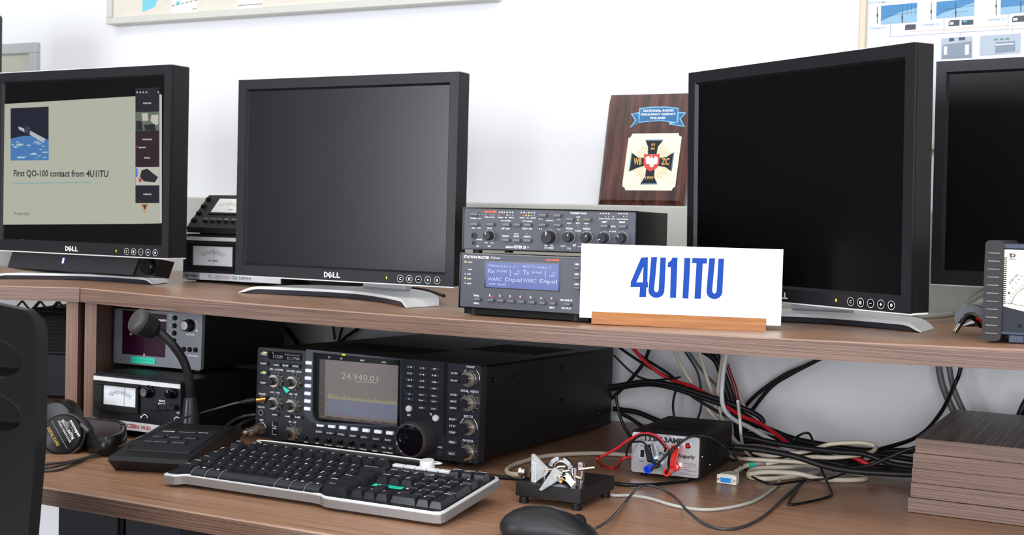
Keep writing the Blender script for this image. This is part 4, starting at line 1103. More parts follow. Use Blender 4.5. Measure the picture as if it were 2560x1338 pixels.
b.m(SG('radio_screen_edge', (70, 62, 62))); b.poly([PP(*q, .0018) for q in ((705, 228), (762, 233), (750, 818), (693, 812))], -.0018); b.poly([PP(*q, .0018) for q in ((693, 780), (1468, 862), (1466, 892), (693, 812))], -.0018)
b.m(SG('radio_fall', (108, 108, 128))); b.poly([PP(*q, .0019) for q in ((785, 612), (1470, 680), (1466, 835), (780, 762))], -.0019)
b.m(SG('radio_glow', (114, 107, 104))); b.poly([PP(*q, .0018) for q in ((790, 500), (1472, 560), (1470, 660), (786, 600))], -.0018)
b.m(SG('radio_trace', (148, 144, 108)))
random.seed(11)
N = 120
for k in range(N):
    x = 785 + 682 * k / N; yb = 612 + 68 * k / N; h_ = 18 + random.random() * 22
    if k < 10: h_ += 12
    if 26 <= k <= 31: h_ += 26 - abs(k - 28) * 7
    if k == 82: h_ += 30
    b.poly([PP(x, yb, .0021), PP(x + 4.6, yb + .5, .0021), PP(x + 4.0, yb - h_, .0021), PP(x + 1, yb - h_, .0021)], -.0021)
b.m(SG('radio_green', (96, 122, 118)))
for q in (((935, 632), (965, 634), (963, 766), (933, 762)), ((978, 700), (1000, 702), (998, 770), (976, 768)), ((828, 620), (836, 621), (834, 760), (826, 759)), ((1248, 600), (1254, 601), (1250, 800), (1244, 799))): b.poly([PP(*p, .0021) for p in q], -.0021)
b.m(SG('radio_digit', (168, 160, 150), .5)); f.text(b, '24.940.01', 1097, 408, 356, 62, .0022)
f.quad(b, [(1060, 445), (1265, 462), (1265, 468), (1060, 451)], .0022)
b.m(SG('radio_caption', (134, 124, 112), .5))
for s_, x, y, w_, h_ in (('SPAN', 740, 792, 52, 14), ('ATT', 850, 802, 36, 14), ('MARKER', 960, 814, 76, 14), ('HOLD', 1075, 828, 46, 14), ('CENT/FIX', 1190, 840, 80, 14), ('EX', 1300, 852, 28, 14), ('SET', 1420, 866, 36, 14),
                         ('VFO', 832, 268, 24, 12), ('USB', 824, 300, 26, 12), ('GENE', 862, 342, 44, 12), ('FIL1', 955, 350, 34, 12), ('ANT1', 1420, 480, 100, 12), ('-10', 728, 250, 20, 10), ('-20', 728, 340, 20, 10), ('-30', 726, 410, 20, 10), ('-40', 724, 490, 20, 10), ('-50', 722, 560, 20, 10), ('-60', 720, 640, 20, 10), ('-70', 718, 700, 20, 10)): f.text(b, s_, x, y, w_, h_, .0022)
f.quad(b, [(770, 400), (775, 400), (773, 458), (768, 458)], .0022)
b.build('screen', rad, 'lit spectrum display')
# grooves either side of the right control column
b = MB().m(M('keypad_panel', (28, 30, 36), .35))
b.prism([PP(*q, .002) for q in ((1515, 226), (1935, 262), (1925, 960), (1870, 985), (1500, 905))], -.003, .002, 'y'); b.build('keypad_panel', rad)
b = MB().m(DEEP); b.poly([PP(*q, .0006) for q in ((1940, 250), (1962, 252), (1950, 1010), (1930, 1008))], -.0006); b.build('panel_groove', rad)
# name plate
b = MB().m(BLKG); b.poly([PP(*q, .0008) for q in ((206, 150), (526, 172), (522, 250), (204, 228))], -.0008)
b.m(GRYP); cx, cz = PP(248, 166); arc(b, cx, cz, .0014, 0, 360, .00025, -.0012); f.text(b, 'i', 250, 200, 6, 34, .0012); f.text(b, 'COM', 300, 206, 76, 32, .0012); f.text(b, 'HF/50MHz TRANSCEIVER', 435, 190, 150, 10, .0012); f.text(b, 'IC-7700', 448, 224, 118, 26, .0012)
b.build('name_plate', rad, 'black plate with grey lettering')
KB = M('radio_key', (44, 46, 54), .35)
for s_, x, y, w_, h_, ld in (('POWER', 155, 178, 78, 56, GRNL), ('TRANSMIT', 150, 272, 78, 40, None), ('TUNER', 148, 366, 78, 40, GRNL), ('TIMER', 146, 462, 78, 38, None), ('VOX', 276, 288, 74, 38, None), ('BK-IN', 368, 292, 74, 40, None), ('MONITOR', 464, 300, 78, 40, None),
                             ('AGC', 262, 776, 66, 32, None), ('NR', 390, 793, 62, 32, None), ('NB', 490, 802, 66, 34, None)):
    button(f, rad, x, y, w_, h_, KB, .004, txt=s_, led=ld, bev=.0012, seg=2)
for k, (x, y) in enumerate(((592, 265), (590, 342), (586, 417), (584, 492), (581, 568), (580, 643), (577, 718))): button(f, rad, x, y, 60, 34, LKEY, .0085, name='soft_key', bev=.0008)
for x, y in ((703, 878), (815, 890), (925, 903), (1038, 917), (1153, 932), (1270, 945), (1386, 958)): button(f, rad, x, y, 64, 34, LKEY, .005, name='soft_key', bev=.0008)
for s_, x, y in (('SSB', 696, 943), ('CW', 803, 957), ('RTTY/PSK', 914, 970), ('AM/FM', 1028, 985), ('DATA', 1142, 998), ('M.SCOPE', 1258, 1015), ('EXIT/SET', 1376, 1027)): button(f, rad, x, y, 94, 36, KB, .004, txt=s_, bev=.001, tw=.6)
for s_, x, y in (('REC', 1338, 1100), ('PLAY', 1402, 1106)): button(f, rad, x, y, 52, 40, KB, .003, txt=s_, tw=.7, th=.35)
keys = [('1.8', 1595, 305), ('3.5', 1715, 318), ('7', 1838, 328), ('10', 1593, 369), ('14', 1713, 380), ('18', 1835, 390), ('21', 1592, 433), ('24', 1712, 443), ('28', 1834, 455), ('GENE', 1590, 493), ('50', 1710, 505), ('F-INP', 1830, 518),
        ('MP-W', 1708, 582), ('MP-R', 1828, 592), ('MW', 1706, 636), ('V/M', 1826, 646), ('A/B', 1704, 708), ('A=B', 1824, 718)]
for s_, x, y in keys: button(f, rad, x, y, 90, 36, KB, .006, txt=s_, bev=.001, tw=.45, th=.42)
for s_, x, y in (('^', 1588, 572), ('v', 1586, 622)): button(f, rad, x, y, 86, 34, KB, .006, txt=s_, tw=.2, th=.4)
for x, y in ((1588, 715), (1852, 808)):
    cx, cz = PP(x, y, .003); MB().m(M('bright_key', (214, 214, 220), .3, metal=.3)).lathe((cx, -.003, cz), (0, -1, 0), [(.0052, 0), (.0052, .003), (.0045, .0042), (0, .0046)], 24).build('round_key', rad, 'silver round key')
cx, cz = PP(1886, 1158); MB().m(KB).lathe((cx, 0, cz), (0, -1, 0), [(.0048, 0), (.0048, .002), (.004, .003), (0, .003)], 24).build('round_key', rad)
for s_, x, y, w_, h_ in (('FILTER', 2030, 368, 88, 40), ('PBT-CLR', 2026, 440, 86, 40), ('DIGI-SEL', 2022, 580, 86, 40), ('APF/TPF', 2018, 646, 84, 40), ('NOTCH', 2016, 711, 84, 40), ('RIT', 2012, 823, 84, 40), ('/TX', 2010, 888, 84, 40), ('CLEAR', 2008, 950, 84, 40)):
    button(f, rad, x, y, w_, h_, KB, .005, txt=s_, bev=.0028, seg=3)
for s_, x, y in (('SPEECH', 2008, 1047), ('SPLIT', 2004, 1160)): button(f, rad, x, y, 96, 46, KB, .005, txt=s_, tw=.6)
RING = M('knob_ring_metal', (214, 206, 194), .22, metal=.9)
for x, y, r1, d1, r2, d2 in ((288, 440, .0062, .021, .0108, .011), (462, 456, .0062, .021, .0108, .011), (282, 660, .0062, .021, .0108, .011), (455, 685, .0062, .021, .0108, .011), (447, 955, .0062, .021, .0108, .011),
                             (2195, 418, .0070, .024, .0122, .012), (2188, 658, .0070, .024, .0122, .012), (2172, 900, .0078, .024, .0118, .007), (2165, 1145, .0078, .024, .0118, .007)):
    cx, cz = PP(x, y); knob(rad, cx, cz, r1, d1, M('radio_knob', (26, 27, 31), .4), 'knob', skirt=(r2, d2, RING))
for x, y in ((572, 1003), (682, 1015), (1135, 1072), (1252, 1083)):
    cx, cz = PP(x, y); MB().m(BLKG).lathe((cx, 0, cz), (0, -1, 0), [(.0030, 0), (.0028, .006), (.0018, .0072), (0, .0074)], 18).build('small_knob', rad)
for x, y in ((800, 1030), (912, 1045), (1025, 1058)):
    cx, cz = PP(x, y); MB().m(BLKG).lathe((cx, 0, cz), (0, -1, 0), [(.0042, 0), (.0040, .004), (.003, .0042), (.0028, .012), (.0018, .0132), (0, .0134)], 18).build('small_knob', rad)
# main tuning dial
cx, cz = PP(1712, 1002); RT = .0285
b = MB().m(M('dial_rubber', (48, 47, 48), .6, bump=.5, bscale=1500)).lathe((cx, 0, cz), (0, -1, 0), [(RT, .002), (RT, .030), (RT * .985, .034), (RT * .93, .037), (RT * .86, .037)], 64)
dial = b.build('tuning_dial', rad)
MB().m(M('dial_face', (12, 9, 16), .06, coat=.6)).lathe((cx, 0, cz), (0, -1, 0), [(RT * .84, .036), (0, .0362)], 64).build('dial_cap', dial, 'glossy black cap of the dial')
MB().m(CHROME).lathe((cx, 0, cz), (0, -1, 0), [(RT * .87, .0362), (RT * .87, .0374), (RT * .83, .0374), (RT * .83, .0362)], 64).build('chrome_ring', dial, 'thin chrome ring')
MB().m(BLKG).lathe((cx - RT * .42, 0, cz + RT * .06), (0, -1, 0), [(RT * .27, .0364), (RT * .27, .038), (RT * .22, .0384), (RT * .16, .0366), (RT * .08, .0372), (0, .0374)], 32).build('finger_dimple', dial)
# sockets
for x, y, r in ((145, 625, .0062), (133, 755, .0052)):
    cx, cz = PP(x, y); MB().m(NICK).lathe((cx, 0, cz), (0, -1, 0), [(r, 0), (r, .002), (r * .68, .002), (r * .66, .0003)], 24).m(DEEP).lathe((cx, 0, cz), (0, -1, 0), [(r * .66, .0004), (0, .0004)], 20).build('jack_socket', rad)
cx, cz = PP(140, 905); MB().m(NICK).lathe((cx, 0, cz), (0, -1, 0), [(.010, 0), (.010, .003), (.0088, .004), (.0088, .008), (0, .008)], 30).build('microphone_socket', rad)
for y in (868, 950):
    cx, cz = PP(265, y); b = MB().m(DEEP).box(cx - .0048, cx + .0048, -.0008, .001, cz - .0035, cz + .0035); b.m(SILV).rect(cx - .0048, cx - .0042, cz - .0035, cz + .0035, -.001).rect(cx - .0048, cx + .0048, cz - .0035, cz - .0029, -.001); b.build('usb_port', rad)
L = MB().m(WHT)
for s_, x, y, w_, h_ in (('MIC - RF PWR', 280, 332, 130, 18), ('KEY SPEED - DELAY', 455, 350, 146, 18), ('AGC - SQL', 266, 558, 100, 18), ('NR - NB', 446, 574, 80, 18), ('AF - RF', 437, 848, 76, 18), ('PHONES', 140, 572, 66, 20), ('ELEC-KEY', 132, 700, 66, 18), ('MIC', 135, 828, 34, 20),
                         ('XFC', 1583, 780, 38, 22), ('TS', 1798, 772, 24, 22), ('LOCK', 1890, 1097, 46, 18), ('TWIN-PBT', 2188, 306, 84, 20), ('DIGI-SEL - NOTCH', 2180, 545, 172, 22), ('RIT/ TX', 2170, 795, 88, 26), ('CW PITCH', 2162, 1033, 100, 24),
                         ('DRIVE', 570, 1045, 36, 12), ('COMP', 680, 1057, 36, 12), ('MIC GAIN', 790, 1075, 66, 12), ('VOX GAIN', 902, 1088, 64, 12), ('ANTI VOX', 1016, 1103, 60, 12), ('CONTRAST', 1133, 1117, 72, 14), ('BRIGHT', 1250, 1133, 50, 14), ('VOICE MEMORY', 1375, 1150, 104, 16), ('USB', 258, 910, 36, 14)):
    f.text(L, s_, x, y, w_, h_, .0005 if x < 1500 or x > 1950 else .0034, bold=.01)
for x, y, r, a0, a1 in ((280, 437, .0133, -75, 215), (455, 453, .0133, -75, 215), (275, 657, .0133, -75, 215), (447, 682, .0133, -75, 215), (440, 952, .0133, -75, 215), (2188, 655, .0146, -70, 210), (2165, 1142, .0146, -70, 250)):
    cx, cz = PP(x, y); dots(L, cx, cz, r, 9, a0, a1, .0005)
for x, y in ((2195, 415), (2172, 898)):
    cx, cz = PP(x, y); arc(L, cx, cz, .0150, -8, 55, .0004); arc(L, cx, cz, .0150, 125, 165, .0004)
L.build('lettering', rad, 'white printed words and dots')
b = MB().m(TEAL); b.poly([PP(*q, .0009) for q in ((342, 492), (412, 535), (378, 566), (352, 530))], -.0009); b.build('sticker', rad, 'turquoise arrow sticker')

# ------------------------------------------------------------------ desk microphone
mic = thing('desk_microphone', 'black desk microphone with a ribbed gooseneck and square key base', 'microphone', (-1.383, 1.382, DESK + .0004), 19)
bw = .128
b = MB().m(M('mic_base_black', (27, 28, 31), .4))
S0 = [(0.012, 0.0), (-0.008, 0.018), (.0, .0235), (.185, .044), (.228, .036), (.225, 0)]
for (x0, x1) in ((0, bw),):
    def px_(yv, zv, side):
        t_ = min(max(yv / .22, 0), 1); ins = .006 * (1 - zv / .05) + .006 * t_
        return (ins if side == 0 else bw - ins)
    n_ = len(S0)
    vs = [(px_(y, z, 0), y, z) for y, z in S0] + [(px_(y, z, 1), y, z) for y, z in S0]
    fs = [tuple(range(n_)), tuple(range(2 * n_ - 1, n_ - 1, -1))] + [(i, (i + 1) % n_, n_ + (i + 1) % n_, n_ + i) for i in range(n_)]
    b.add(vs, fs)
b.build('base', mic)
sl = math.atan2(.0205, .185); TM = Matrix.Translation((0, 0, .0235)) @ Matrix.Rotation(sl, 4, 'X') @ Matrix.Rotation(R(-90), 4, 'X')
# in this frame x right, z = away from the operator (local y -> up)
TM = Matrix.Translation((0, 0, .0235)) @ Matrix.Rotation(sl, 4, 'X') @ Matrix(((1, 0, 0, 0), (0, 0, 1, 0), (0, -1, 0, 0), (0, 0, 0, 1)))
b = MB(TM).m(M('mic_panel', (36, 37, 41), .45)).box(.018, .112, -.0012, .001, .030, .150, .0006); b.build('key_panel', mic)
for (x0, x1, z0_, z1_) in ((.026, .045, .094, .106), (.052, .071, .094, .106), (.078, .097, .094, .106), (.024, .062, .068, .081), (.068, .090, .068, .081)):
    MB(TM).m(KEYD).box(x0, x1, -.0045, 0, z0_, z1_, .001).build('button', mic)
b = MB(TM).m(WHT).text('iCOM', .036, .134, .018, .006, y=-.0015, bold=.02).text('DESKTOP MICROPHONE', .066, .134, .026, .0022, y=-.0015).text('SM-50', .092, .136, .016, .004, y=-.0015, bold=.02)
b.text('LOW CUT', .036, .112, .016, .0026, y=-.0015).text('v', .062, .112, .003, .003, y=-.0015).text('^', .088, .112, .003, .003, y=-.0015).text('PTT', .043, .087, .009, .0026, y=-.0015).text('LOCK', .080, .087, .011, .0026, y=-.0015)
b.build('lettering', mic)
# neck
root_i = Matrix.LocRotScale(mic.location, mic.rotation_euler, None).inverted()
def wl(px, py, Y): return root_i @ at(px, py, Y)
sb = wl(475, 1064, 1.590)
b = MB().m(M('mic_socket', (30, 31, 36), .3)).lathe((sb.x, sb.y, .036), (0, 0, 1), [(.0165, 0), (.0140, .022), (.0140, .0225), (.0136, .023), (.0105, .046), (.0095, .048), (0, .048)], 32); b.build('neck_socket', mic)
pts = [Vector((sb.x, sb.y, .082))] + [wl(px, py, Y) for px, py, Y in ((475, 960, 1.585), (460, 905, 1.575), (430, 860, 1.560), (392, 824, 1.548))]
path = smooth_path(pts, 30)
b = MB().m(M('gooseneck', (26, 26, 26), .4)).tube(path, [.0070 + .00035 * (1 if i % 2 else -1) for i in range(len(path))], 14); b.build('gooseneck', mic, 'ribbed flexible neck')
pa = wl(392, 828, 1.549); pb = wl(310, 784, 1.497); ax = (pb - pa).normalized()
b = MB().m(BLKM).lathe(pa, ax, [(.008, -.002), (.0150, .004), (.0180, .010), (.0180, .014), (.0190, .0145), (.0190, .018), (.0198, .0185), (.0198, .023), (.0208, .0235), (.0208, .032), (0, .032)], 36); b.build('capsule_body', mic)
mm = M('mic_mesh', (60, 60, 60), .5)
nt = mm.node_tree; vo = nt.nodes.new('ShaderNodeTexVoronoi'); vo.inputs['Scale'].default_value = 620; vo.inputs['Randomness'].default_value = .15
tc_ = nt.nodes.new('ShaderNodeTexCoord'); cr_ = nt.nodes.new('ShaderNodeValToRGB'); cr_.color_ramp.elements[0].position = .25; cr_.color_ramp.elements[0].color = (.004, .004, .004, 1); cr_.color_ramp.elements[1].position = .5; cr_.color_ramp.elements[1].color = (.055, .052, .05, 1)
nt.links.new(tc_.outputs['Object'], vo.inputs['Vector']); nt.links.new(vo.outputs['Distance'], cr_.inputs['Fac']); nt.links.new(cr_.outputs['Color'], nt.nodes['Principled BSDF'].inputs['Base Color'])
b = MB().m(mm).lathe(pa, ax, [(.0212, .032)] + [(.0212 * math.cos(R(a)) ** .45, .035 + .010 * math.sin(R(a))) for a in range(0, 90, 9)] + [(0, .045)], 40, True); b.build('mesh_grille', mic, 'grey metal mesh head')

# ------------------------------------------------------------------ keyboard
kb = thing('computer_keyboard', 'black computer keyboard in a silver tray with round volume knob, before the radio', 'keyboard', (-1.2475, 1.3505, DESK + .0035), .9, -6.6)
KW, KD = .4485, .166
KBLK = M('keyboard_deck', (26, 26, 28), .35); KEY = M('keycap_black', (34, 36, 41), .3, noise=.1)
# tray outline, front edge with the recess before the space bar
F_ = [(0.0, .004), (.004, 0), (.022, 0), (.030, .007), (.036, .009), (.245, .009), (.262, .007), (.272, .001), (.280, 0), (KW - .010, 0), (KW - .002, .003), (KW, .010)]
BK = [(KW, KD - .01), (KW - .006, KD), (.006, KD), (0, KD - .006)]
b = MB().m(M('tray_silver', (134, 131, 130), .36, metal=.25)); b.prism(F_ + BK, 0.001, .0122, 'z')
b.m(M('silver_rim', (214, 216, 218), .3, metal=.3)); b.prism(F_ + BK, .0122, .0135, 'z')
rim = []
cxm, cym = KW / 2, KD / 2
for x, y in F_ + BK: rim.append((cxm + (x - cxm) * .984, cym + (y - cym) * .955))
n_ = len(rim); O = F_ + BK
b.m(M('silver_rim', (214, 216, 218), .3, metal=.3))
for k in range(n_):
    j = (k + 1) % n_
    b.add([(O[k][0], O[k][1], .0135), (O[j][0], O[j][1], .0135), (rim[j][0], rim[j][1], .0150), (rim[k][0], rim[k][1], .0150)], [(0, 1, 2, 3)])
b.build('tray', kb, 'silver tray with a bright rim')
b = MB().m(KBLK); b.prism(rim, .010, .0146, 'z'); b.build('deck', kb)
b = MB().m(KBLK).prism([(.045, KD - .004), (.338, KD - .004), (.328, KD + .010), (.055, KD + .010)], .006, .020, 'z')
b.m(SILV); pts = [(.045, KD - .002, .0205), (.055, KD + .010, .0205), (.328, KD + .010, .0205), (.338, KD - .002, .0205)]
b.tube(smooth_path(pts, 6), .0011, 6); b.build('rear_ledge', kb, 'clear rear ledge with a silver outline')
for x in (.20, ):
    pass
for k in range(5):
    MB().m(M('media_key_white', (208, 210, 212), .4)).box(.285 + .0185 * k, .3025 + .0185 * k, KD - .0185, KD - .010, .0145, .0185, .001).build('media_key', kb, 'white flat key')
b = MB().m(SILV).lathe((.333, KD - .003, .0145), (0, 0, 1), [(.0108, 0), (.0102, .010), (.0095, .0115), (0, .0118)], 32); b.build('volume_knob', kb, 'silver volume knob')
U = .01905; UY = .0202; X0, Y0 = .0135, .0135


def key(x, y, w_, h_, lg, hh=.0085, front=.0020, name='key', big=False):
    """x, y in key units from the lower left"""
    xa, xb = X0 + x * U + .0006, X0 + (x + w_) * U - .0006; ya, yb = Y0 + y * UY + .0008, Y0 + (y + h_) * UY - .0008
    i_ = .0026; zt = .0160 + hh
    b = MB().m(KEY)
    vs = [(xa, ya, .0140), (xb, ya, .0140), (xb, yb, .0140), (xa, yb, .0140), (xa + i_, ya + i_ * 1.2, zt - .0006), (xb - i_, ya + i_ * 1.2, zt - .0006), (xb - i_, yb - i_ * .6, zt), (xa + i_, yb - i_ * .6, zt)]
    b.add(vs, [(0, 1, 5, 4), (1, 2, 6, 5), (2, 3, 7, 6), (3, 0, 4, 7), (4, 5, 6, 7)])
    if lg:
        rows = lg.split('|')
        v_, f_ = [], []
        tt = MB(Matrix.Translation((xa + i_, ya + i_ * 1.2, zt)) @ Matrix(((1, 0, 0, 0), (0, 0, 1, 0), (0, -1, 0, 0), (0, 0, 0, 1)))).m(WHT)
        for r_, s_ in enumerate(rows):
            lw = .0028 * max(1, len(s_)) * (.8 if len(s_) > 1 else 1)
            lw = min(lw, xb - xa - 2 * i_ - .001)
            hz = .0038 if len(s_) == 1 else .0028
            tt.text(s_, .0012 + lw / 2, (yb - ya - 2 * i_) - .0022 - r_ * .0042, lw, hz, y=-.0003, bold=.02)
        m_wht = len(b.mats); b.mats.append(WHT)
        o_ = len(b.v); b.v += tt.v; b.f += [tuple(i + o_ for i in q) for q in tt.f]; b.mi += [m_wht] * len(tt.f); b.sm += [False] * len(tt.f)
    return b.build(name, kb)


def row(y, start, items, hh):
    x = start
    for it in items:
        s_, w_ = it if isinstance(it, tuple) else (it, 1)
        if s_ is not None: key(x, y, w_, 1, s_, hh)
        x += w_


row(1, 0, [('shift', 1.25), '\\', 'Z', 'X', 'C', 'V', 'B', 'N', 'M', ';|,', ':|.', '-|/', ('shift', 2.75)], .0072)
row(2, 0, [('Caps', 1.75), 'A', 'S', 'D', 'F', 'G', 'H', 'J', 'K', 'L', '!|,', '"|;', ('Enter', 2.25)], .0074)
row(3, 0, [('Tab', 1.5), 'Q', 'W', 'E', 'R', 'T', 'Y', 'U', 'I', 'O', 'P', '[', ']', ('|', 1.5)], .0080)
row(4, 0, ['~|`', '+|1', '"|2', '*|3', 'c|4', '%|5', '&|6', '/|7', '(|8', ')|9', '=|0', '?|-', '^|+', ('Backspace', 2)], .0088)
row(5.62, 0, ['esc', (None, .6), 'F1', 'F2', 'F3', 'F4', (None, .3), 'F5', 'F6', 'F7', 'F8', (None, .3), 'F9', 'F10', 'F11', 'F12'], .0100)
# bottom row of wide curved keys
for x, w_, lg in ((0, 1.4, 'ctrl'), (12.85, 2.15, 'ctrl')): key(x, 0, w_, 1, lg, .0080)
for x, w_, lg in ((1.5, 1.25, 'w'), (2.8, 1.2, 'alt'), (4.05, 4.9, ''), (9.0, 1.2, 'gr'), (10.25, 1.25, 'w'), (11.55, 1.25, 'm')):
    xa, xb = X0 + x * U + .0003, X0 + (x + w_) * U - .0003
    b = MB().m(KEY)
    P = [(Y0 + U - .001, .0140), (Y0 + U - .002, .0215)] + [(Y0 + .010 - .013 * math.sin(R(a)), .0135 + .0085 * math.cos(R(a))) for a in range(0, 91, 12)] + [(Y0 - .003, .0125)]
    n_ = len(P)
    b.add([(xa, y, z) for y, z in P] + [(xb, y, z) for y, z in P], [(i, i + 1, n_ + i + 1, n_ + i) for i in range(n_ - 1)], True)
    b.add([(xa, y, z) for y, z in P], [tuple(range(n_))]); b.add([(xb, y, z) for y, z in P], [tuple(range(n_))])
    b.m(GRYP); b.tube([(xa, y, z + .0001) for y, z in P[1:-1]], .00035, 4)
    if lg:
        b.m(WHT); cx = (xa + xb) / 2; b.add([(cx - .002, Y0 + .011, .0224), (cx + .0015, Y0 + .010, .0224), (cx + .0025, Y0 + .0135, .0224), (cx - .001, Y0 + .0145, .0224)], [(0, 1, 2, 3)])
    b.build('key' if x != 4.05 else 'space_bar', kb)
NX = 15.25
for k, s_ in enumerate(('Insert', 'Home', 'Pg|Up')): key(NX + k, 4, 1, 1, s_, .0088)
for k, s_ in enumerate(('Delete', 'End', 'Pg|Dn')): key(NX + k, 3, 1, 1, s_, .0080)
key(NX + 1, 1, 1, 1, '^', .0072)
for k, s_ in enumerate('<v>'): key(NX + k, 0, 1, 1, s_, .0075)
PX = 18.45
for k, s_ in enumerate(('Num|Lock', '/', '*', '-')): key(PX + k, 4, 1, 1, s_, .0088)
for k, s_ in enumerate(('7', '8', '9')): key(PX + k, 3, 1, 1, s_, .0080)
key(PX + 3, 2, 1, 2, '+', .0078)
for k, s_ in enumerate(('4', '5', '6')): key(PX + k, 2, 1, 1, s_, .0074)
for k, s_ in enumerate(('1', '2', '3')): key(PX + k, 1, 1, 1, s_, .0072)
key(PX + 3, 0, 1, 2, 'Enter', .0074)
key(PX, 0, 2, 1, '0', .0075); key(PX + 2, 0, 1, 1, '.', .0075)
for k, s_ in enumerate(('Print|Scr', 'Scroll|Lock', 'Pause')): key(PX + 1.05 + k, 5.55, 1, 1, s_, .0098)
b = MB().m(TEAL); x_, y_ = X0 + (NX + .02) * U, Y0 + 2.52 * UY
b.add([(x_, y_, .0149), (x_ + .046, y_, .0149), (x_ + .046, y_ + .010, .0149), (x_, y_ + .010, .0149)], [(0, 1, 2, 3)])
b.m(M('teal_ink', (20, 130, 115), .5))
for k in range(6): b.add([(x_ + .006 + .006 * k, y_ + .004, .0151), (x_ + .009 + .006 * k, y_ + .004, .0151), (x_ + .009 + .006 * k, y_ + .0065, .0151), (x_ + .006 + .006 * k, y_ + .0065, .0151)], [(0, 1, 2, 3)])
b.build('sticker', kb, 'turquoise label tape')
for x in (.04, .40):
    MB().m(RUB).box(x, x + .02, KD - .022, KD - .012, -.0190, .0015, .001).build('foot', kb)
    MB().m(RUB).box(x, x + .02, .014, .020, -.0042, .0015, .0008).build('foot', kb)

# ------------------------------------------------------------------ morse paddle
pd = thing('morse_paddle', 'morse code paddle with clear finger pieces and chrome posts on a black block', 'morse key', (-0.789, 1.5363, DESK), 0)
b = MB().m(M('paddle_base', (26, 25, 25), .5, noise=.3, nscale=120)).box(0, .097, 0, .114, .0105, .0295, .0008); b.build('base', pd)
for x, y in ((.009, .009), (.088, .009), (.088, .105), (.009, .105)): MB().m(RUB).cyl((x, y, .0004), (x, y, .0107), .0068, 20, .0062).build('foot', pd)
MB().m(M('bare_wood', (190, 150, 96), .6)).box(.03, .062, .004, .030, .0095, .0106).build('wooden_insert', pd)
CL = M('clear_acrylic', (235, 240, 242), .08, trans=.75, noise=.0)
inv = Matrix.LocRotScale(pd.location, pd.rotation_euler, None).inverted()
Zt = .0295
def post(x, y, r, h_, n='post', top=.0008):
    b = MB().m(CHROME).lathe((x, y, Zt), (0, 0, 1), [(r, 0), (r, h_ - top), (r - top, h_), (r * .35, h_), (r * .35, h_ - .002), (0, h_ - .002)], 22); return b.build(n, pd)
post(.019, .018, .0065, .026); post(.080, .014, .0060, .026); post(.080, .036, .0052, .030); post(.024, .040, .0048, .020)
for (x, y) in ((.087, .013),): MB().m(NICK).cyl((x - .003, y - .001, Zt + .013), (x + .008, y - .003, Zt + .013), .0026, 14).build('screw', pd)
MB().m(NICK).lathe((-.002, .018, Zt + .010), (1, 0, 0), [(.0078, 0), (.0078, .004), (.006, .005), (.006, .008), (0, .008)], 24).build('thumb_nut', pd)
MB().m(NICK).cyl((.078, .030, Zt + .020), (.100, .036, Zt + .0245), .0022, 14).build('contact_rod', pd)
MB().m(NICK).cyl((.060, .020, Zt + .017), (.092, .034, Zt + .023), .0024, 14).build('contact_rod', pd)
MB().m(NICK).cyl((.026, .020, Zt + .016), (.060, .026, Zt + .018), .0022, 14).build('contact_rod', pd)
# bearing ring
b = MB().m(CHROME)
cx, cy, cz = .056, .026, Zt + .018
for a0, a1, r0, r1, yo in ((20, 75, .013, .0185, -.004), (100, 165, .013, .0185, -.004), (190, 350, .0125, .0165, -.002)):
    N = 10
    for k in range(N):
        A, B_ = R(a0 + (a1 - a0) * k / N), R(a0 + (a1 - a0) * (k + 1) / N)
        q = lambda r, a: (cx + r * math.cos(a), cz + r * math.sin(a))
        b.prism([q(r0, A), q(r1, A), q(r1, B_), q(r0, B_)], cy + yo, cy + yo + .006, 'y')
b.tube([(cx + .0115 * math.cos(R(a)), cy, cz + .0115 * math.sin(R(a))) for a in range(0, 361, 15)], .0016, 8)
b.build('bearing_ring', pd)
MB().m(NICK).tube(smooth_path([(cx - .010, cy - .006, cz - .006), (cx - .002, cy - .008, cz + .004), (cx + .008, cy - .005, cz + .006)], 6), .0022, 8).build('lever_arm', pd)
MB().m(NICK).tube(smooth_path([(cx - .012, cy + .004, cz + .008), (cx, cy + .002, cz + .012), (cx + .012, cy + .002, cz + .004)], 6), .0020, 8).build('lever_arm', pd)
def W2L(px, py, Y): return inv @ at(px, py, Y)
t0 = 1240; k_ = 5.868
def pad(P, Y, th, nm='finger_piece'):
    a = [W2L(1240 + x / k_, 1110 + y / k_, Y) for x, y in P]; n = len(a)
    b = MB().m(CL); vs = [tuple(p) for p in a] + [(p.x + .0006, p.y + th, p.z) for p in a]
    b.add(vs, [tuple(range(n)), tuple(range(2 * n - 1, n - 1, -1))] + [(i, (i + 1) % n, n + (i + 1) % n, n + i) for i in range(n)]); return b.build(nm, pd, 'clear acrylic finger piece')
pad([(520, 150), (550, 150), (760, 370), (720, 460), (570, 565), (515, 550)], 1.546, .0030)
pad([(850, 350), (960, 430), (870, 560), (660, 690), (632, 672)], 1.528, .0030)
for (x, y) in ((700, 388), (755, 400), (880, 490), (930, 470)):
    p = W2L(1240 + x / k_, 1110 + y / k_, 1.527 if x > 800 else 1.5455); MB().m(NICK).cyl((p.x, p.y - .0022, p.z), (p.x, p.y + .004, p.z), .0024, 12).build('screw', pd)
for (x, y) in ((965, 540), (1015, 500)):
    p = W2L(1240 + x / k_, 1110 + y / k_, 1.540); MB().m(GOLD).cyl((p.x, p.y - .004, p.z), (p.x, p.y + .004, p.z), .0026, 12).build('screw', pd)
p = W2L(1240 + 1085 / k_, 1110 + 540 / k_, 1.538); MB(Matrix.Translation(p) @ Matrix.Rotation(R(40), 4, 'Y')).m(CHROME).box(-.011, .008, -.002, .002, -.0045, .0045, .0006).build('side_plate', pd)

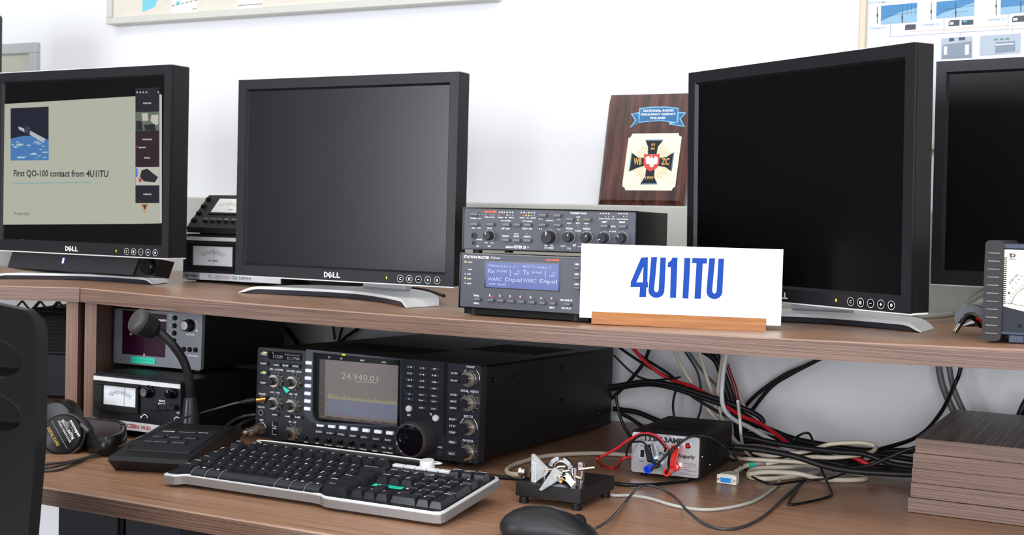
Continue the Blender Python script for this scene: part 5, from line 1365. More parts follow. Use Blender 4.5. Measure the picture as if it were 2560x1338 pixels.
# ------------------------------------------------------------------ mouse
ms = thing('computer_mouse', 'matte black computer mouse in the foreground in front of the morse paddle', 'mouse', (-0.668, 1.392, DESK + .0003), 18)
def msf(u, v):
    # u around 0..1 , v from rim 0 to crown 1
    a = 2 * math.pi * u; L_, W2 = .0585, .0305
    c, s_ = math.cos(a), math.sin(a)
    ex = abs(c) ** .82 * (1 if c >= 0 else -1); ey = abs(s_) ** .82 * (1 if s_ >= 0 else -1)
    prof = [(1.0, .004), (1.03, .010), (1.015, .016), (.93, .023), (.78, .029), (.58, .0335), (.35, .0362), (.0, .0375)]
    t = v * 7; i = min(int(t), 6); fr = t - i
    r = prof[i][0] * (1 - fr) + prof[i + 1][0] * fr; z = prof[i][1] * (1 - fr) + prof[i + 1][1] * fr
    x = ex * L_ * r; y = ey * W2 * r * (1.0 - .08 * math.cos(2 * math.pi * (x / L_) * .5))
    xn = x / L_
    hgt = 1.0 - .50 * max(0, xn + .1) ** 1.5 - .15 * max(0, -xn - .45) ** 2
    return (x, y, .002 + (z - .002) * hgt)
b = MB().m(M('mouse_black', (30, 31, 33), .42, noise=.05)); b.grid(msf, 48, 14); b.build('shell', ms)
b = MB().m(RUB); P = [msf(i / 36, 0) for i in range(36)]
b.prism([(p[0] * .97, p[1] * .97) for p in P], 0, .006, 'z'); b.build('underside', ms)
MB().m(DEEP).lathe((.036, -.004, .0205), (0, 1, 0), [(0, 0), (.0085, 0), (.0095, .002), (.0095, .006), (.0085, .008), (0, .008)], 24).build('scroll_wheel', ms)

# ------------------------------------------------------------------ power supply
ps = thing('power_supply', 'small black bench power supply with a mirror front and red and blue terminals', 'power supply', (-0.7300, 1.800, 0.7555), 4.5, 1.0)
PW, PH, PD = .1085, .0645, .20
MB().m(M('supply_case', (23, 22, 22), .5, bump=.3, bscale=1200)).box(0, PW, .004, PD, 0, PH, .0015).build('case_body', ps)
b = MB().m(DEEP)
for r_ in range(2):
    for k in range(14):
        x = .014 + .0058 * k
        b.add([(x, .035 + .055 * r_, PH + .0003), (x + .003, .035 + .055 * r_, PH + .0003), (x + .006, .075 + .055 * r_, PH + .0003), (x + .003, .075 + .055 * r_, PH + .0003)], [(0, 1, 2, 3)])
for k in range(8):
    for j in range(3): b.add([(PW + .0003, .03 + .03 * j, .014 + .0055 * k), (PW + .0003, .052 + .03 * j, .018 + .0055 * k), (PW + .0003, .052 + .03 * j, .020 + .0055 * k), (PW + .0003, .03 + .03 * j, .016 + .0055 * k)], [(0, 1, 2, 3)])
b.build('vent_slots', ps)
MIR = M('mirror_panel', (222, 223, 228), .22, metal=.75, noise=.16, nscale=22)
MB().m(MIR).prism(rrect(.002, PW - .002, .002, PH - .002, .0035), 0, .006, 'y').build('front_panel', ps)
for fx in (.012, PW - .022):
    for fy in (.02, .17): MB().m(RUB).cyl((fx + .005, fy, -.0052), (fx + .005, fy, .0006), .005, 14).build('foot', ps)
f = Face(ps, 1560, 1040, 6.69)
b = MB().m(BLKP); f.text(b, '13.8V 3AMP', 668, 400, 640, 92, bold=.045); f.text(b, 'Power Supply', 890, 672, 600, 78, bold=.03); f.text(b, 'ON', 300, 500, 55, 28); f.text(b, 'OFF', 293, 758, 70, 30)
b.m(M('fine_print', (110, 70, 80), .5))
for k, s_ in enumerate(('* CONSTANT 13.8V 3AMP', '* INPUT 220V AC', '* Line Regulated', '* Low Noise', '* Fully Regulated', '* Solid State', '* Power for Transceiver')): f.text(b, s_, 1065 - (60 if k in (2, 3, 5) else 0), 800 + 31 * k, 270 if k not in (2, 3, 5) else 170, 20)
b.build('lettering', ps, 'black printed words')
button(f, ps, 300, 635, 78, 148, SILV, .0012, name='switch_frame'); button(f, ps, 300, 632, 60, 126, DEEP, .003, name='rocker_switch')
cx, cz = f.p(1074, 500); MB().m(BLKG).lathe((cx, 0, cz), (0, -1, 0), [(.0042, 0), (.0042, .0015), (.0032, .002)], 20).m(M('red_lens', (190, 20, 34), .15)).lathe((cx, 0, cz), (0, -1, 0), [(.0032, .0018), (.0028, .0032), (.0014, .0042), (0, .0044)], 20).build('indicator_light', ps, 'red indicator lens')
for x, y, c1, c2, lb in ((560, 800, M('terminal_black', (18, 18, 20), .3), M('post_blue', (20, 70, 220), .35), 'blue tipped terminal'), (880, 850, M('terminal_red', (220, 40, 30), .3), M('post_red', (235, 52, 36), .35), 'red terminal')):
    cx, cz = f.p(x, y)
    MB().m(c1).lathe((cx, 0, cz), (0, -1, 0), [(.0065, 0), (.0065, .006), (.0055, .007), (.0055, .016), (0, .016)], 20).m(c2).lathe((cx, 0, cz), (-.12, -1, -.10), [(.0045, .012), (.0045, .028), (.0060, .029), (.0060, .038), (.0036, .038), (.0032, .030), (0, .030)], 20).build('terminal', ps, lb)
cx, cz = f.p(498, 715); MB().m(M('post_cyan', (40, 140, 190), .3)).lathe((cx, 0, cz), (0, -1, 0), [(.004, 0), (.004, .010), (.003, .011), (0, .011)], 18).build('terminal', ps, 'small turquoise terminal')
cx, cz = f.p(870, 650)
MB(Matrix.Translation((cx, -.016, cz)) @ Matrix.Rotation(R(12), 4, 'Y')).m(M('terminal_red', (220, 40, 30), .3)).box(-.006, .006, -.005, .005, -.016, .016, .002).build('plug', ps, 'red plug')
cx, cz = f.p(455, 600)
MB(Matrix.Translation((cx, -.010, cz)) @ Matrix.Rotation(R(-15), 4, 'Y')).m(BLK).box(-.005, .005, -.005, .005, -.014, .012, .002).build('plug', ps, 'black plug')
MB().m(NICK).lathe((PW, .012, .033), (1, 0, 0), [(.0022, 0), (.002, .0009), (0, .001)], 12).build('screw', ps)
MB().m(NICK).lathe((PW, .06, .014), (1, 0, 0), [(.0022, 0), (.002, .0009), (0, .001)], 12).build('screw', ps)

# ------------------------------------------------------------------ serial connector
sc = thing('serial_connector', 'pale grey nine-pin serial connector with a blue face, lying on the desk', 'connector', (-0.6010, 1.826, DESK + .0003), -4)
BG = M('connector_grey', (206, 204, 192), .45)
b = MB().m(BG).box(0, .031, 0, .0035, .0005, .0135, .0005); b.prism([(.003, .0035), (.028, .0035), (.028, .018), (.022, .034), (.009, .034), (.003, .018)], 0, .0145, 'z'); b.build('hood', sc)
MB().m(SILV).prism([(.0068, .0025), (.0242, .0025), (.0252, .0112), (.0058, .0112)], -.0035, .001, 'y').build('shell', sc, 'metal shell')
b = MB().m(M('connector_blue', (30, 128, 196), .4)).prism([(.0076, .0033), (.0234, .0033), (.0242, .0104), (.0068, .0104)], -.0038, 0, 'y')
b.m(DEEP)
for k in range(5): b.rect(.0086 + .003 * k, .0094 + .003 * k, .0082, .0090, -.0039)
for k in range(4): b.rect(.0101 + .003 * k, .0109 + .003 * k, .0050, .0058, -.0039)
b.build('socket_face', sc, 'blue socket face')
for x in (.0030, .0280): MB().m(NICK).cyl((x, -.002, .007), (x, .001, .007), .0018, 12).build('screw', sc)

# ------------------------------------------------------------------ headphones
hp = thing('headphones', 'black over-ear headphones lying on the desk between the chair and the microphone', 'headphones', (-1.50, 1.47, DESK), 0)
iv = Matrix.LocRotScale(hp.location, None, None).inverted()
def H(px, py, Y): return iv @ at(px, py, Y)
c0 = H(158, 1088, 1.452); ax = Vector((.50, -.80, .32)).normalized()
R1 = .0365
cz_ = c0.z
b = MB().m(M('earcup_black', (22, 22, 24), .35)).lathe(c0, ax, [(R1, -.022), (R1 * 1.0, -.006), (R1 * .92, .004), (R1 * .80, .009), (R1 * .4, .0125), (0, .013)], 48); b.build('ear_cup', hp)
b = MB().m(M('ear_pad', (40, 38, 40), .7, bump=.4, bscale=500)).lathe(c0, ax, [(R1 * .6, -.040), (R1 * .95, -.040), (R1 * 1.1, -.034), (R1 * 1.12, -.028), (R1 * 1.05, -.021), (R1 * .6, -.021)], 48, True); b.build('ear_pad', hp)
MB().m(M('earcup_ring', (120, 120, 122), .25, metal=.7)).lathe(c0, ax, [(R1 * .95, .0015), (R1 * .95, .0030), (R1 * .90, .0050), (R1 * .90, .003)], 48).build('ring', hp, 'grey metallic ring')
rgt = Vector((0, 0, 1)).cross(-ax).normalized() * -1; upv = ax.cross(rgt).normalized()
if upv.z < 0: upv = -upv
rgt = -ax.cross(upv)
rgt = upv.cross(ax) * 1.0
if rgt.x < 0: rgt = -rgt
rot = R(-57)
xx = rgt * math.cos(rot) + upv * math.sin(rot); zz = -rgt * math.sin(rot) + upv * math.cos(rot)
TT = Matrix(((xx.x, -ax.x, zz.x, c0.x), (xx.y, -ax.y, zz.y, c0.y), (xx.z, -ax.z, zz.z, c0.z), (0, 0, 0, 1)))
b = MB(TT).m(WHT); b.text('microspot', .004, .0215, .030, .006, y=-.0132, bold=.03); b.text('HI-FI MONITOR', 0, .012, .036, .0046, y=-.0136, bold=.02); b.text('STEREO HEADPHONES', 0, .006, .040, .003, y=-.0140)
b.m(M('gold_words', (196, 160, 60), .4)); b.text('DIGITAL SOUND', -.002, -.012, .034, .0048, y=-.0138, bold=.02)
b.m(GRYP); arc(b, 0, -.002, .020, 20, 160, .0004, -.0134); b.rect(-.026, .026, -.0030, -.0024, -.0140); b.build('lettering', hp, 'white and gold words')
# hinge and headband
def strip(pts, hh_, th, mt1, nm, lab=None):
    P = smooth_path(pts, 8); b = MB().m(mt1); n = len(P); vs = []
    for i, p in enumerate(P):
        t = (P[min(i + 1, n - 1)] - P[max(i - 1, 0)]); t.z = 0; t.normalize(); nn = Vector((-t.y, t.x, 0)) * th / 2
        h2 = hh_[0] + (hh_[1] - hh_[0]) * i / (n - 1)
        for sx_, sz_ in ((-1, 0), (1, 0), (1.3, .5), (1, 1), (-1, 1), (-1.3, .5)): vs.append((p.x + nn.x * sx_, p.y + nn.y * sx_, p.z + h2 * sz_))
    fs = [(i * 6 + k, i * 6 + (k + 1) % 6, (i + 1) * 6 + (k + 1) % 6, (i + 1) * 6 + k) for i in range(n - 1) for k in range(6)]
    b.add(vs, fs, True); b.add(vs[:6], [tuple(range(6))]); b.add(vs[-6:], [tuple(range(6))]); return b.build(nm, hp, lab)
g = [at(*q, z=DESK + .002) for q in ((212, 1122), (236, 1134), (268, 1140), (298, 1134), (309, 1122), (304, 1112))]
strip([iv @ p for p in g], (.026, .036), .008, M('headband_leather', (20, 19, 21), .32), 'headband')
g = [at(*q, z=DESK + .002) for q in ((306, 1116), (296, 1107), (262, 1101), (220, 1098), (190, 1098))]
strip([iv @ p for p in g], (.036, .036), .006, M('headband_leather', (20, 19, 21), .32), 'headband')
g2 = [at(*q, z=DESK + .002) for q in ((303, 1119), (292, 1110), (258, 1105), (215, 1102), (188, 1102))]
strip([iv @ p for p in g2], (.034, .034), .005, M('headband_padding', (70, 62, 68), .85, bump=.4, bscale=600), 'headband_padding', 'grey cloth padding')
q = H(216, 1072, 1.458); MB(Matrix.Translation(q) @ Matrix.Rotation(R(32), 4, 'Y')).m(M('hinge_grey', (60, 60, 62), .35)).box(-.013, .008, -.004, .004, -.003, .003, .0015).build('hinge', hp)
q = H(158, 1062, 1.449); MB(Matrix.Translation(q) @ Matrix.Rotation(R(4), 4, 'Y')).m(M('slider_plate', (120, 118, 116), .4)).box(-.020, .013, -.002, .002, -.005, .006, .0008).build('slider_plate', hp, 'pale grey plate')
c1 = c0 + Vector((-.075, .060, -.004)); c1.z = .036
MB().m(M('earcup_black', (22, 22, 24), .35)).lathe(c1, (.2, -1, .05), [(.034, -.02), (.034, .0), (.030, .008), (0, .01)], 36).build('ear_cup', hp)

# ------------------------------------------------------------------ chair
ch = thing('office_chair', 'black moulded plastic chair back at the left foreground', 'chair', (-1.267, 1.030, 0), -20)
CH = M('chair_plastic', (14, 13, 13), .24, spec=.3, noise=.15)
def chf(side):
    def fn(u, v):
        z = .50 + .530 * v
        hw = .150 + .043 * min(1, max(0, (v - 0.1) / .62)) ** .7
        if v > .945: hw -= .022 * (1 - math.sqrt(max(0, 1 - ((v - .945) / .055) ** 2)))
        x = (u * 2 - 1) * hw
        y = -.045 * (x / .2) ** 2 * -1 + .02 * math.sin(v * 3) + (.0 if side else .018)
        y = -.018 + .055 * (x / .2) ** 2 * .6 + (.0 if side else .012)
        if True:
            for cz2 in (.968, .906):
                q = ((abs(x)) / .168) ** 4 + (abs(z - cz2) / .0245) ** 2.2
                if q < 1: y += .034 * (1 - q ** 4)
        z += -.010 * (x / .2) ** 2 * (v ** 6)
        return (x, y, z)
    return fn
b = MB().m(CH); b.grid(chf(True), 110, 200); b.grid(chf(False), 60, 120)
A = [chf(True)(i / 40, 1) for i in range(41)]; B_ = [chf(False)(i / 40, 1) for i in range(41)]
edge = []
for (P, Q) in (([chf(True)(1, j / 60) for j in range(61)], [chf(False)(1, j / 60) for j in range(61)]), ([chf(True)(0, j / 60) for j in range(61)], [chf(False)(0, j / 60) for j in range(61)]), (A, B_), ([chf(True)(i / 40, 0) for i in range(41)], [chf(False)(i / 40, 0) for i in range(41)])):
    n = len(P); b.add(P + Q, [(i, i + 1, n + i + 1, n + i) for i in range(n - 1)], True)
b.build('backrest', ch)
MB().m(CH).grid(lambda u, v: ((u * 2 - 1) * .22, .02 + v * .44, .47 - .02 * math.sin(v * 3.14) + .01 * (u * 2 - 1) ** 2), 16, 16).box(-.21, .21, .03, .45, .42, .452, .01).build('seat', ch)
MB().m(RUB).tube(smooth_path([(0, .02, .60), (0, -.035, .52), (0, -.02, .44), (0, .10, .415)], 8), .018, 10).build('back_support', ch)
MB().m(RUB).cyl((0, .22, .09), (0, .22, .425), .022, 20).build('column', ch)
for k in range(5):
    a = R(72 * k + 10); e_ = (math.cos(a) * .30, .22 + math.sin(a) * .30)
    MB().m(RUB).cyl((0, .22, .10), (e_[0], e_[1], .065), .020, 10, .013).build('leg', ch)
    MB().m(BLKM).lathe((e_[0] - .012, e_[1], .0275), (1, 0, 0), [(0, 0), (.027, 0), (.027, .024), (0, .024)], 18).m(RUB).cyl((e_[0], e_[1], .0545), (e_[0], e_[1], .066), .006, 8).build('caster', ch)
# ------------------------------------------------------------------ cables
def cable(name, label, cat, pts, r, mt, group=None, k=7, n=8, kind=None):
    """pts: (px, py, Y) on the plane y = Y, or (px, py, 'd') lying on the desk, ('s') on the shelf"""
    P = []
    for q in pts:
        if q[2] == 'd': P.append(at(q[0], q[1], z=DESK + r + .0004))
        elif q[2] == 's': P.append(at(q[0], q[1], z=1.0 + r + .001))
        elif isinstance(q[2], str): P.append(at(q[0], q[1], z=DESK + float(q[2])))
        else: P.append(at(q[0], q[1], Y=q[2]))
    for p in P: p.y = min(p.y, 2.285)
    b = MB().m(mt); b.tube(smooth_path(P, k), r, n)
    o = b.build(name); tag(o, label, cat, group, kind); return o


C = lambda P, Y: [(1540 + x / 3.345, 840 + y / 3.345, Y if not isinstance(Y, (list, tuple)) else Y[i]) for i, (x, y) in enumerate(P)]
D2 = lambda P, Y: [(1240 + x / 2.977, 1000 + y / 2.977, Y if not isinstance(Y, (list, tuple)) else Y[i]) for i, (x, y) in enumerate(P)]
yl = 2.19
cable('power_cable', 'thick black cable arching across in front of the hanging bundle', 'cable', C([(-60, 425), (0, 420), (120, 400), (240, 385), (430, 402), (700, 482), (1000, 582), (1160, 650), (1225, 705), (1215, 735), (1150, 760), (1040, 790)], 2.10), .0046, BLKC)
cable('power_cable', 'second thick black cable just below the arching one', 'cable', C([(-60, 445), (0, 438), (240, 405), (430, 425), (700, 510), (980, 612), (1120, 690), (1180, 730)], 2.11), .0044, BLKC)
cable('red_cable', 'thick bright red cable running down left to right behind the cable bundle', 'cable', C([(90, 40), (140, 100), (270, 240), (450, 362), (640, 425), (850, 540), (1040, 665), (1200, 730), (1350, 832), (1480, 935), (1560, 970)], [2.13, 2.13, 2.13, 2.13, 2.12, 2.11, 2.08, 2.05, 2.0, 1.97, 1.98]), .0034, REDC)
cable('red_cable', 'bright red cable emerging low at the right end of the heap', 'cable', C([(1900, 990), (1980, 1012), (2100, 1072), (2150, 1120), (2200, 1145)], 1.98), .0042, REDC)
for lab, P, r, mt, Y in (
    ('black cable descending from the shelf at the far left of the bundle', [(-10, 60), (60, 120), (240, 240), (380, 315), (520, 392)], .0028, BLKC, 2.16),
    ('black cable just right of the red one near the top left', [(150, 120), (240, 190), (430, 310), (500, 370), (540, 400)], .0028, BLKC, 2.17),
    ('thin dark cable sagging low across the red cable', [(-20, 160), (0, 180), (140, 312), (270, 368), (400, 365), (540, 345)], .0020, BLKC, 2.12),
    ('black cable slanting down to the left behind the others', [(300, 60), (282, 100), (225, 235), (110, 380), (0, 490), (-60, 540)], .0036, BLKC, 2.22),
    ('thin black cable hanging in the middle of the gap', [(560, 90), (580, 135), (680, 300), (712, 470), (712, 600), (680, 700)], .0020, BLKC, 2.18),
    ('slim black cable passing between the two slanting beige ones', [(590, 90), (620, 150), (720, 290), (850, 430), (900, 520)], .0026, DGRC, 2.20),
    ('thick black cable in the centre of the bundle', [(640, 100), (740, 135), (840, 220), (900, 400), (950, 560), (1000, 700), (1010, 860), (960, 960)], .0055, BLKC, 2.20),
    ('thick black cable behind the pale vertical ones', [(820, 100), (880, 260), (940, 420), (990, 600), (1010, 780), (1060, 960)], .0055, BLKC, 2.21),
    ('short black lead dropping behind the power supply', [(505, 430), (480, 540), (478, 620), (492, 700), (500, 760)], .0024, BLKC, 2.20),
    ('black strand crossing below the arching cables', [(590, 470), (700, 545), (860, 640), (960, 690), (1060, 800), (1160, 880)], .0030, BLKC, 2.14),
    ('left one of two black cables curving up to the shelf on the right', [(1800, 140), (1740, 178), (1560, 260), (1400, 332), (1200, 470), (1080, 590), (1020, 680)], .0036, BLKC, 2.26),
    ('right one of two black cables curving up to the shelf on the right', [(1760, 150), (1690, 200), (1480, 310), (1300, 425), (1140, 620), (1080, 720)], .0036, BLKC, 2.255),
    ('black cable sloping off the left of the heap beside the radio', [(-20, 610), (60, 620), (180, 640), (330, 700), (480, 760)], .0050, BLKC, 2.24),
    ('lower black cable looping beside the radio', [(0, 500), (20, 620), (60, 740), (140, 860), (260, 930)], .0030, BLKC, 2.10),
    ('black cable curving behind the power supply on the left', [(20, 640), (120, 690), (220, 760), (330, 860)], .0040, BLKC, 2.22),
):
    cable('black_cable' if mt is BLKC else 'grey_cable', lab, 'cable', C(P, Y), r, mt)
for lab, P, r, mt, Y in (
    ('beige cable slanting down, the leftmost pale one', [(460, 60), (482, 112), (560, 270), (680, 470), (760, 600), (850, 710), (900, 800)], .0034, BEIGEC, 2.15),
    ('beige cable slanting down, second pale one from the left', [(680, 80), (692, 122), (742, 290), (802, 480), (850, 650), (862, 720), (880, 820)], .0034, BEIGEC, 2.16),
    ('beige cable hanging straight down beside the white one', [(905, 90), (898, 140), (865, 350), (855, 500), (890, 710), (920, 800)], .0034, BEIGEC, 2.14),
    ('pale beige cable crossing behind the thick black bundle on its right', [(915, 200), (940, 280), (1020, 470), (1080, 600), (1180, 780), (1290, 900), (1420, 972)], .0030, BEIGEC, 2.22),
    ('smooth white cable sweeping down to the right over the heap', [(935, 90), (925, 140), (893, 350), (890, 560), (960, 680), (1150, 785), (1350, 900), (1500, 970)], .0040, WHITEC, [2.11, 2.11, 2.10, 2.09, 2.07, 2.03, 1.99, 1.96]),
    ('dark red cable inside the bundle', [(930, 240), (945, 290), (1000, 450), (1020, 600), (1040, 740), (1050, 850)], .0036, M('dark_red_cable', (120, 14, 22), .4), 2.18),
):
    cable('beige_cable' if mt is BEIGEC else ('white_cable' if mt is WHITEC else 'red_cable'), lab, 'cable', C(P, Y), r, mt)
# heap on the desk
cable('beige_cable', 'beige cable looping wide at the right end of the heap', 'cable', C([(940, 765), (1000, 880), (1150, 972), (1300, 1002), (1450, 985), (1600, 965), (1800, 905), (2050, 895), (2150, 915), (2170, 945), (2100, 985), (1900, 1012), (1770, 1018), (1640, 1012), (1500, 1030), (1360, 1050), (1250, 1075)], [2.05, 2.0, 1.96, 1.94, 1.94, 1.95, 1.96, 1.98, 1.99, 1.98, 1.96, 1.94, 1.93, 1.93, 1.94, 1.94, 1.93]), .0034, BEIGEC)
cable('beige_cable', 'coiled beige lead of the serial connector with a green tape band', 'cable', C([(1003, 1137), (1075, 1092), (1180, 1072), (1450, 1075), (1650, 1100), (1700, 1130), (1600, 1160), (1300, 1195), (1140, 1185), (1110, 1150), (1180, 1110), (1420, 1100), (1640, 1085), (1980, 1145), (2090, 1172), (2060, 1200), (1850, 1206), (1700, 1195), (1500, 1150), (1250, 1140), (1110, 1160)], ['.008', '.012', '.014', '.010', '.006', '.0044', '.0044', '.0044', '.0044', '.008', '.012', '.014', '.012', '.0044', '.0044', '.0044', '.0044', '.006', '.010', '.012', '.010']), .0038, BEIGEC, n=10)
for P in ([(1030, 1100), (1070, 1085)], [(1130, 1085), (1155, 1095)]):
    pass
cable('green_tape', 'small green tape band around the coiled beige lead', 'tape', C([(1118, 1084), (1150, 1080)], ['.0138', '.0142']), .0046, TEAL)
cable('beige_cable', 'beige cable lying flat across the middle of the heap', 'cable', C([(880, 860), (915, 960), (980, 1012), (1100, 1030), (1350, 1045), (1600, 1060), (1760, 1090)], [2.10, 2.05, 1.98, 1.93, 1.93, 1.93, 1.93]), .0032, BEIGEC)
random.seed(21)
hl = ['black cable at the back of the heap running right', 'black cable along the wall foot', 'black cable under the beige loop', 'black cable near the front of the heap', 'dark cable in the middle of the heap', 'black cable crossing beneath the red end', 'black lead reaching the board stack low down', 'black lead at the front right of the heap']
HP = [[(1060, 690), (1250, 770), (1480, 860), (1750, 915), (2050, 958), (2510, 962)], [(1040, 820), (1200, 830), (1400, 880), (1700, 940), (2000, 975), (2250, 1000), (2510, 1040)], [(1000, 880), (1200, 880), (1450, 930), (1700, 990), (1950, 1050), (2200, 1100), (2510, 1130)],
      [(960, 1040), (1100, 1010), (1300, 980), (1550, 990), (1750, 1020), (1950, 1060), (2150, 1130), (2510, 1150)], [(950, 930), (1150, 960), (1350, 1000), (1700, 1040), (1950, 1090), (2230, 1140)], [(1080, 840), (1350, 900), (1600, 940), (1850, 970), (2080, 990), (2300, 1070), (2510, 1100)],
      [(1900, 1100), (2100, 1090), (2300, 1010), (2420, 960), (2520, 930)], [(1000, 930), (1250, 960), (1500, 1010), (1750, 1090), (1980, 1130), (2250, 1150), (2510, 1160)]]
for i, (lab, P) in enumerate(zip(hl, HP)):
    cable('black_cable', lab, 'cable', C(P, [2.10 - .035 * i] * len(P)), (.0052, .0046, .0050, .0036, .0046, .0044, .0028, .0046)[i], BLKC)
E5 = [(2090, 1030), (2300, 980), (2440, 925), (2520, 850)]
cable('black_cable', 'black cable hanging from the shelf and running down behind the board stack', 'cable', [(2405, 900, 2.2), (2398, 935, 2.2), (2385, 965, 2.2), (2350, 1035, 2.17), (2290, 1094, 2.10), (2180, 1130, 2.02), (2120, 1160, 1.98), (2080, 1175, 1.96)], .0034, BLKC)
cable('grey_cable', 'left of two grey cables hanging behind the board stack', 'cable', [(2346, 890, 2.24), (2348, 925, 2.24), (2360, 975, 2.24), (2390, 1040, 2.24), (2410, 1065, 2.24)], .0056, DGRC)
cable('grey_cable', 'right of two grey cables hanging behind the board stack', 'cable', [(2370, 890, 2.24), (2374, 925, 2.24), (2385, 975, 2.24), (2410, 1032, 2.24), (2425, 1060, 2.24)], .0050, DGRC)
cable('black_cable', 'short black cable at the extreme right above the board stack', 'cable', [(2575, 990, 2.2), (2560, 1015, 2.2), (2545, 1050, 2.2)], .006, BLKC)
# cables above the radio
for lab, P, r in (('thick dark cable bending down behind the radio', [(690, 808), (715, 822), (738, 850), (755, 880)], .0055), ('left of three black cables dropping behind the radio lid', [(833, 800), (834, 820), (837, 850)], .0028), ('middle of three black cables dropping behind the radio lid', [(862, 800), (856, 820), (846, 855)], .0028), ('right of three black cables dropping behind the radio lid', [(915, 805), (895, 822), (862, 845), (840, 870)], .0034)):
    cable('black_cable', lab, 'cable', [(x, y, 2.24) for x, y in P], r, BLKC)
# on the shelf, right
cable('grey_cable', 'grey cable rising behind the power meter, upper one', 'cable', [(2395, 790, 's'), (2415, 765, 2.05), (2440, 742, 2.04), (2480, 722, 2.03), (2530, 710, 2.03)], .0052, GREYC)
cable('grey_cable', 'grey cable rising behind the power meter, lower one', 'cable', [(2410, 790, 's'), (2435, 765, 2.00), (2470, 750, 1.99), (2530, 735, 1.98)], .0050, GREYC)
cable('grey_cable', 'pale cable lying on the shelf from the monitor foot to the power meter', 'cable', [(2290, 792, 's'), (2340, 790, 's'), (2390, 785, 's'), (2440, 776, 's'), (2500, 765, 's')], .0046, GREYC)
cable('black_cable', 'black cable on the shelf behind the middle monitor foot', 'cable', [(1010, 722, 2.05), (1040, 722, 's'), (1075, 728, 's'), (1110, 740, 's')], .0030, BLKC)
t = thing('cable_ferrite', 'grey ferrite block lying beside the power meter with a short black lead and silver plug', 'ferrite', (-.2440, 1.800, 1.0009), 0)
b = MB().m(M('ferrite_grey', (96, 100, 112), .5))
P = []
for i in range(17):
    a = R(-20 + 230 * i / 16); P.append((.022 * math.cos(a), .018 + .018 * math.sin(a)))
for i in range(17):
    a = R(210 - 230 * i / 16); P.append((.011 * math.cos(a), .018 + .009 * math.sin(a)))
b.prism([(x, max(z, 0)) for x, z in P], -.012, .012, 'y'); b.build('block', t)
ti = Matrix.Translation(t.location).inverted()
b = MB().m(BLK).tube(smooth_path([ti @ at(px, py, Y) for px, py, Y in ((2452, 815, 1.790), (2440, 800, 1.775), (2425, 792, 1.765), (2412, 797, 1.755), (2400, 812, 1.750))], 6), .0035, 8); b.build('lead', t)
b = MB().m(NICK); p0, p1 = ti @ at(2399, 813, 1.750), ti @ at(2386, 832, 1.742); b.cyl(p0, p1, .0034, 14); b.build('plug', t, 'silver barrel plug')
b = MB().m(REDC).tube(smooth_path([ti @ at(px, py, Y) for px, py, Y in ((2440, 795, 1.77), (2452, 803, 1.775), (2458, 815, 1.785))], 6), .0016, 6); b.build('red_wire', t)

# desk cables
cable('beige_cable', 'beige cable looping behind the morse paddle to its left side', 'cable', D2([(1010, 412), (850, 402), (700, 398), (400, 415), (200, 460), (95, 505), (85, 540), (130, 556), (205, 558)], ['d', 'd', 'd', 'd', 'd', 'd', '.010', '.022', '.036']), .0036, BEIGEC)
cable('black_cable', 'black cable from the keyboard end to the morse paddle', 'cable', [(1222, 1190, 'd'), (1250, 1193, 'd'), (1290, 1196, 'd'), (1320, 1197, 'd')], .0030, BLKC)
cable('black_cable', 'black cable from the morse paddle under the power supply', 'cable', D2([(860, 618), (960, 632), (1150, 632), (1380, 606), (1440, 596), (1465, 572)], 'd'), .0028, BLKC)
cable('grey_cable', 'thin grey coaxial cable curving over the desk to the morse paddle', 'cable', D2([(1800, 10), (1815, 140), (1822, 240), (1835, 330), (1860, 385), (1930, 450), (2010, 505), (2100, 552), (2118, 575), (2080, 645), (1900, 762), (1600, 818), (1350, 792), (1150, 735), (1000, 712), (890, 712), (820, 700)], ['.13', '.10', '.08', '.05', '.035', '.012', 'd', 'd', 'd', 'd', 'd', 'd', 'd', 'd', 'd', 'd', 'd']), .0024, M('pale_coax', (176, 176, 170), .45))
cable('mouse_cable', 'thin dark cable of the computer mouse waving across the desk', 'cable', D2([(745, 955), (800, 925), (870, 870), (950, 780), (1000, 715), (1080, 645), (1180, 645), (1330, 722), (1420, 822), (1550, 922), (1700, 962), (1850, 940), (2000, 860), (2150, 722), (2240, 640), (2292, 592)], ['.012', '.010', '.006', '.004', '.010', '.0125', '.0115', '.004', '.0095', '.003', 'd', 'd', 'd', 'd', 'd', 'd']), .0019, M('mouse_cable_grey', (52, 52, 54), .4))
cable('black_wire', 'stiff black wire looping up and back down right of the serial connector', 'wire', D2([(2420, 420), (2350, 395), (2260, 360), (2212, 335), (2215, 300), (2260, 262), (2320, 246), (2350, 285), (2390, 420), (2440, 560), (2495, 680), (2490, 712), (2420, 738), (2300, 765), (2200, 780), (2178, 770), (2195, 730), (2250, 650), (2300, 592)], ['.03', '.03', '.035', '.045', '.055', '.062', '.062', '.055', '.03', '.010', 'd', 'd', 'd', 'd', 'd', 'd', 'd', '.004', '.010']), .0019, BLKC)
cable('black_wire', 'black lead arching from the red terminal over the power supply and along the desk', 'wire', D2([(1262, 548), (1285, 500), (1292, 420), (1325, 365), (1400, 300), (1470, 268), (1520, 265), (1600, 282), (1690, 340), (1780, 425), (1850, 510), (1920, 580), (2050, 628), (2200, 612), (2330, 598), (2480, 585), (2620, 535), (2700, 480), (2760, 460), (2900, 430)],
    [1.760, 1.762, 1.775, 1.78, 1.785, 1.79, 1.795, 1.80, 1.81, 1.815, '.006', '.0078', '.0078', '.006', '.008', '.014', '.016', '.016', '.018', '.022']), .0019, BLKC)
cable('black_wire', 'black lead from the blue terminal up to the arching wire', 'wire', D2([(1150, 520), (1190, 495), (1240, 440), (1290, 385), (1330, 352)], [1.765, 1.768, 1.775, 1.778, 1.78]), .0019, BLKC)
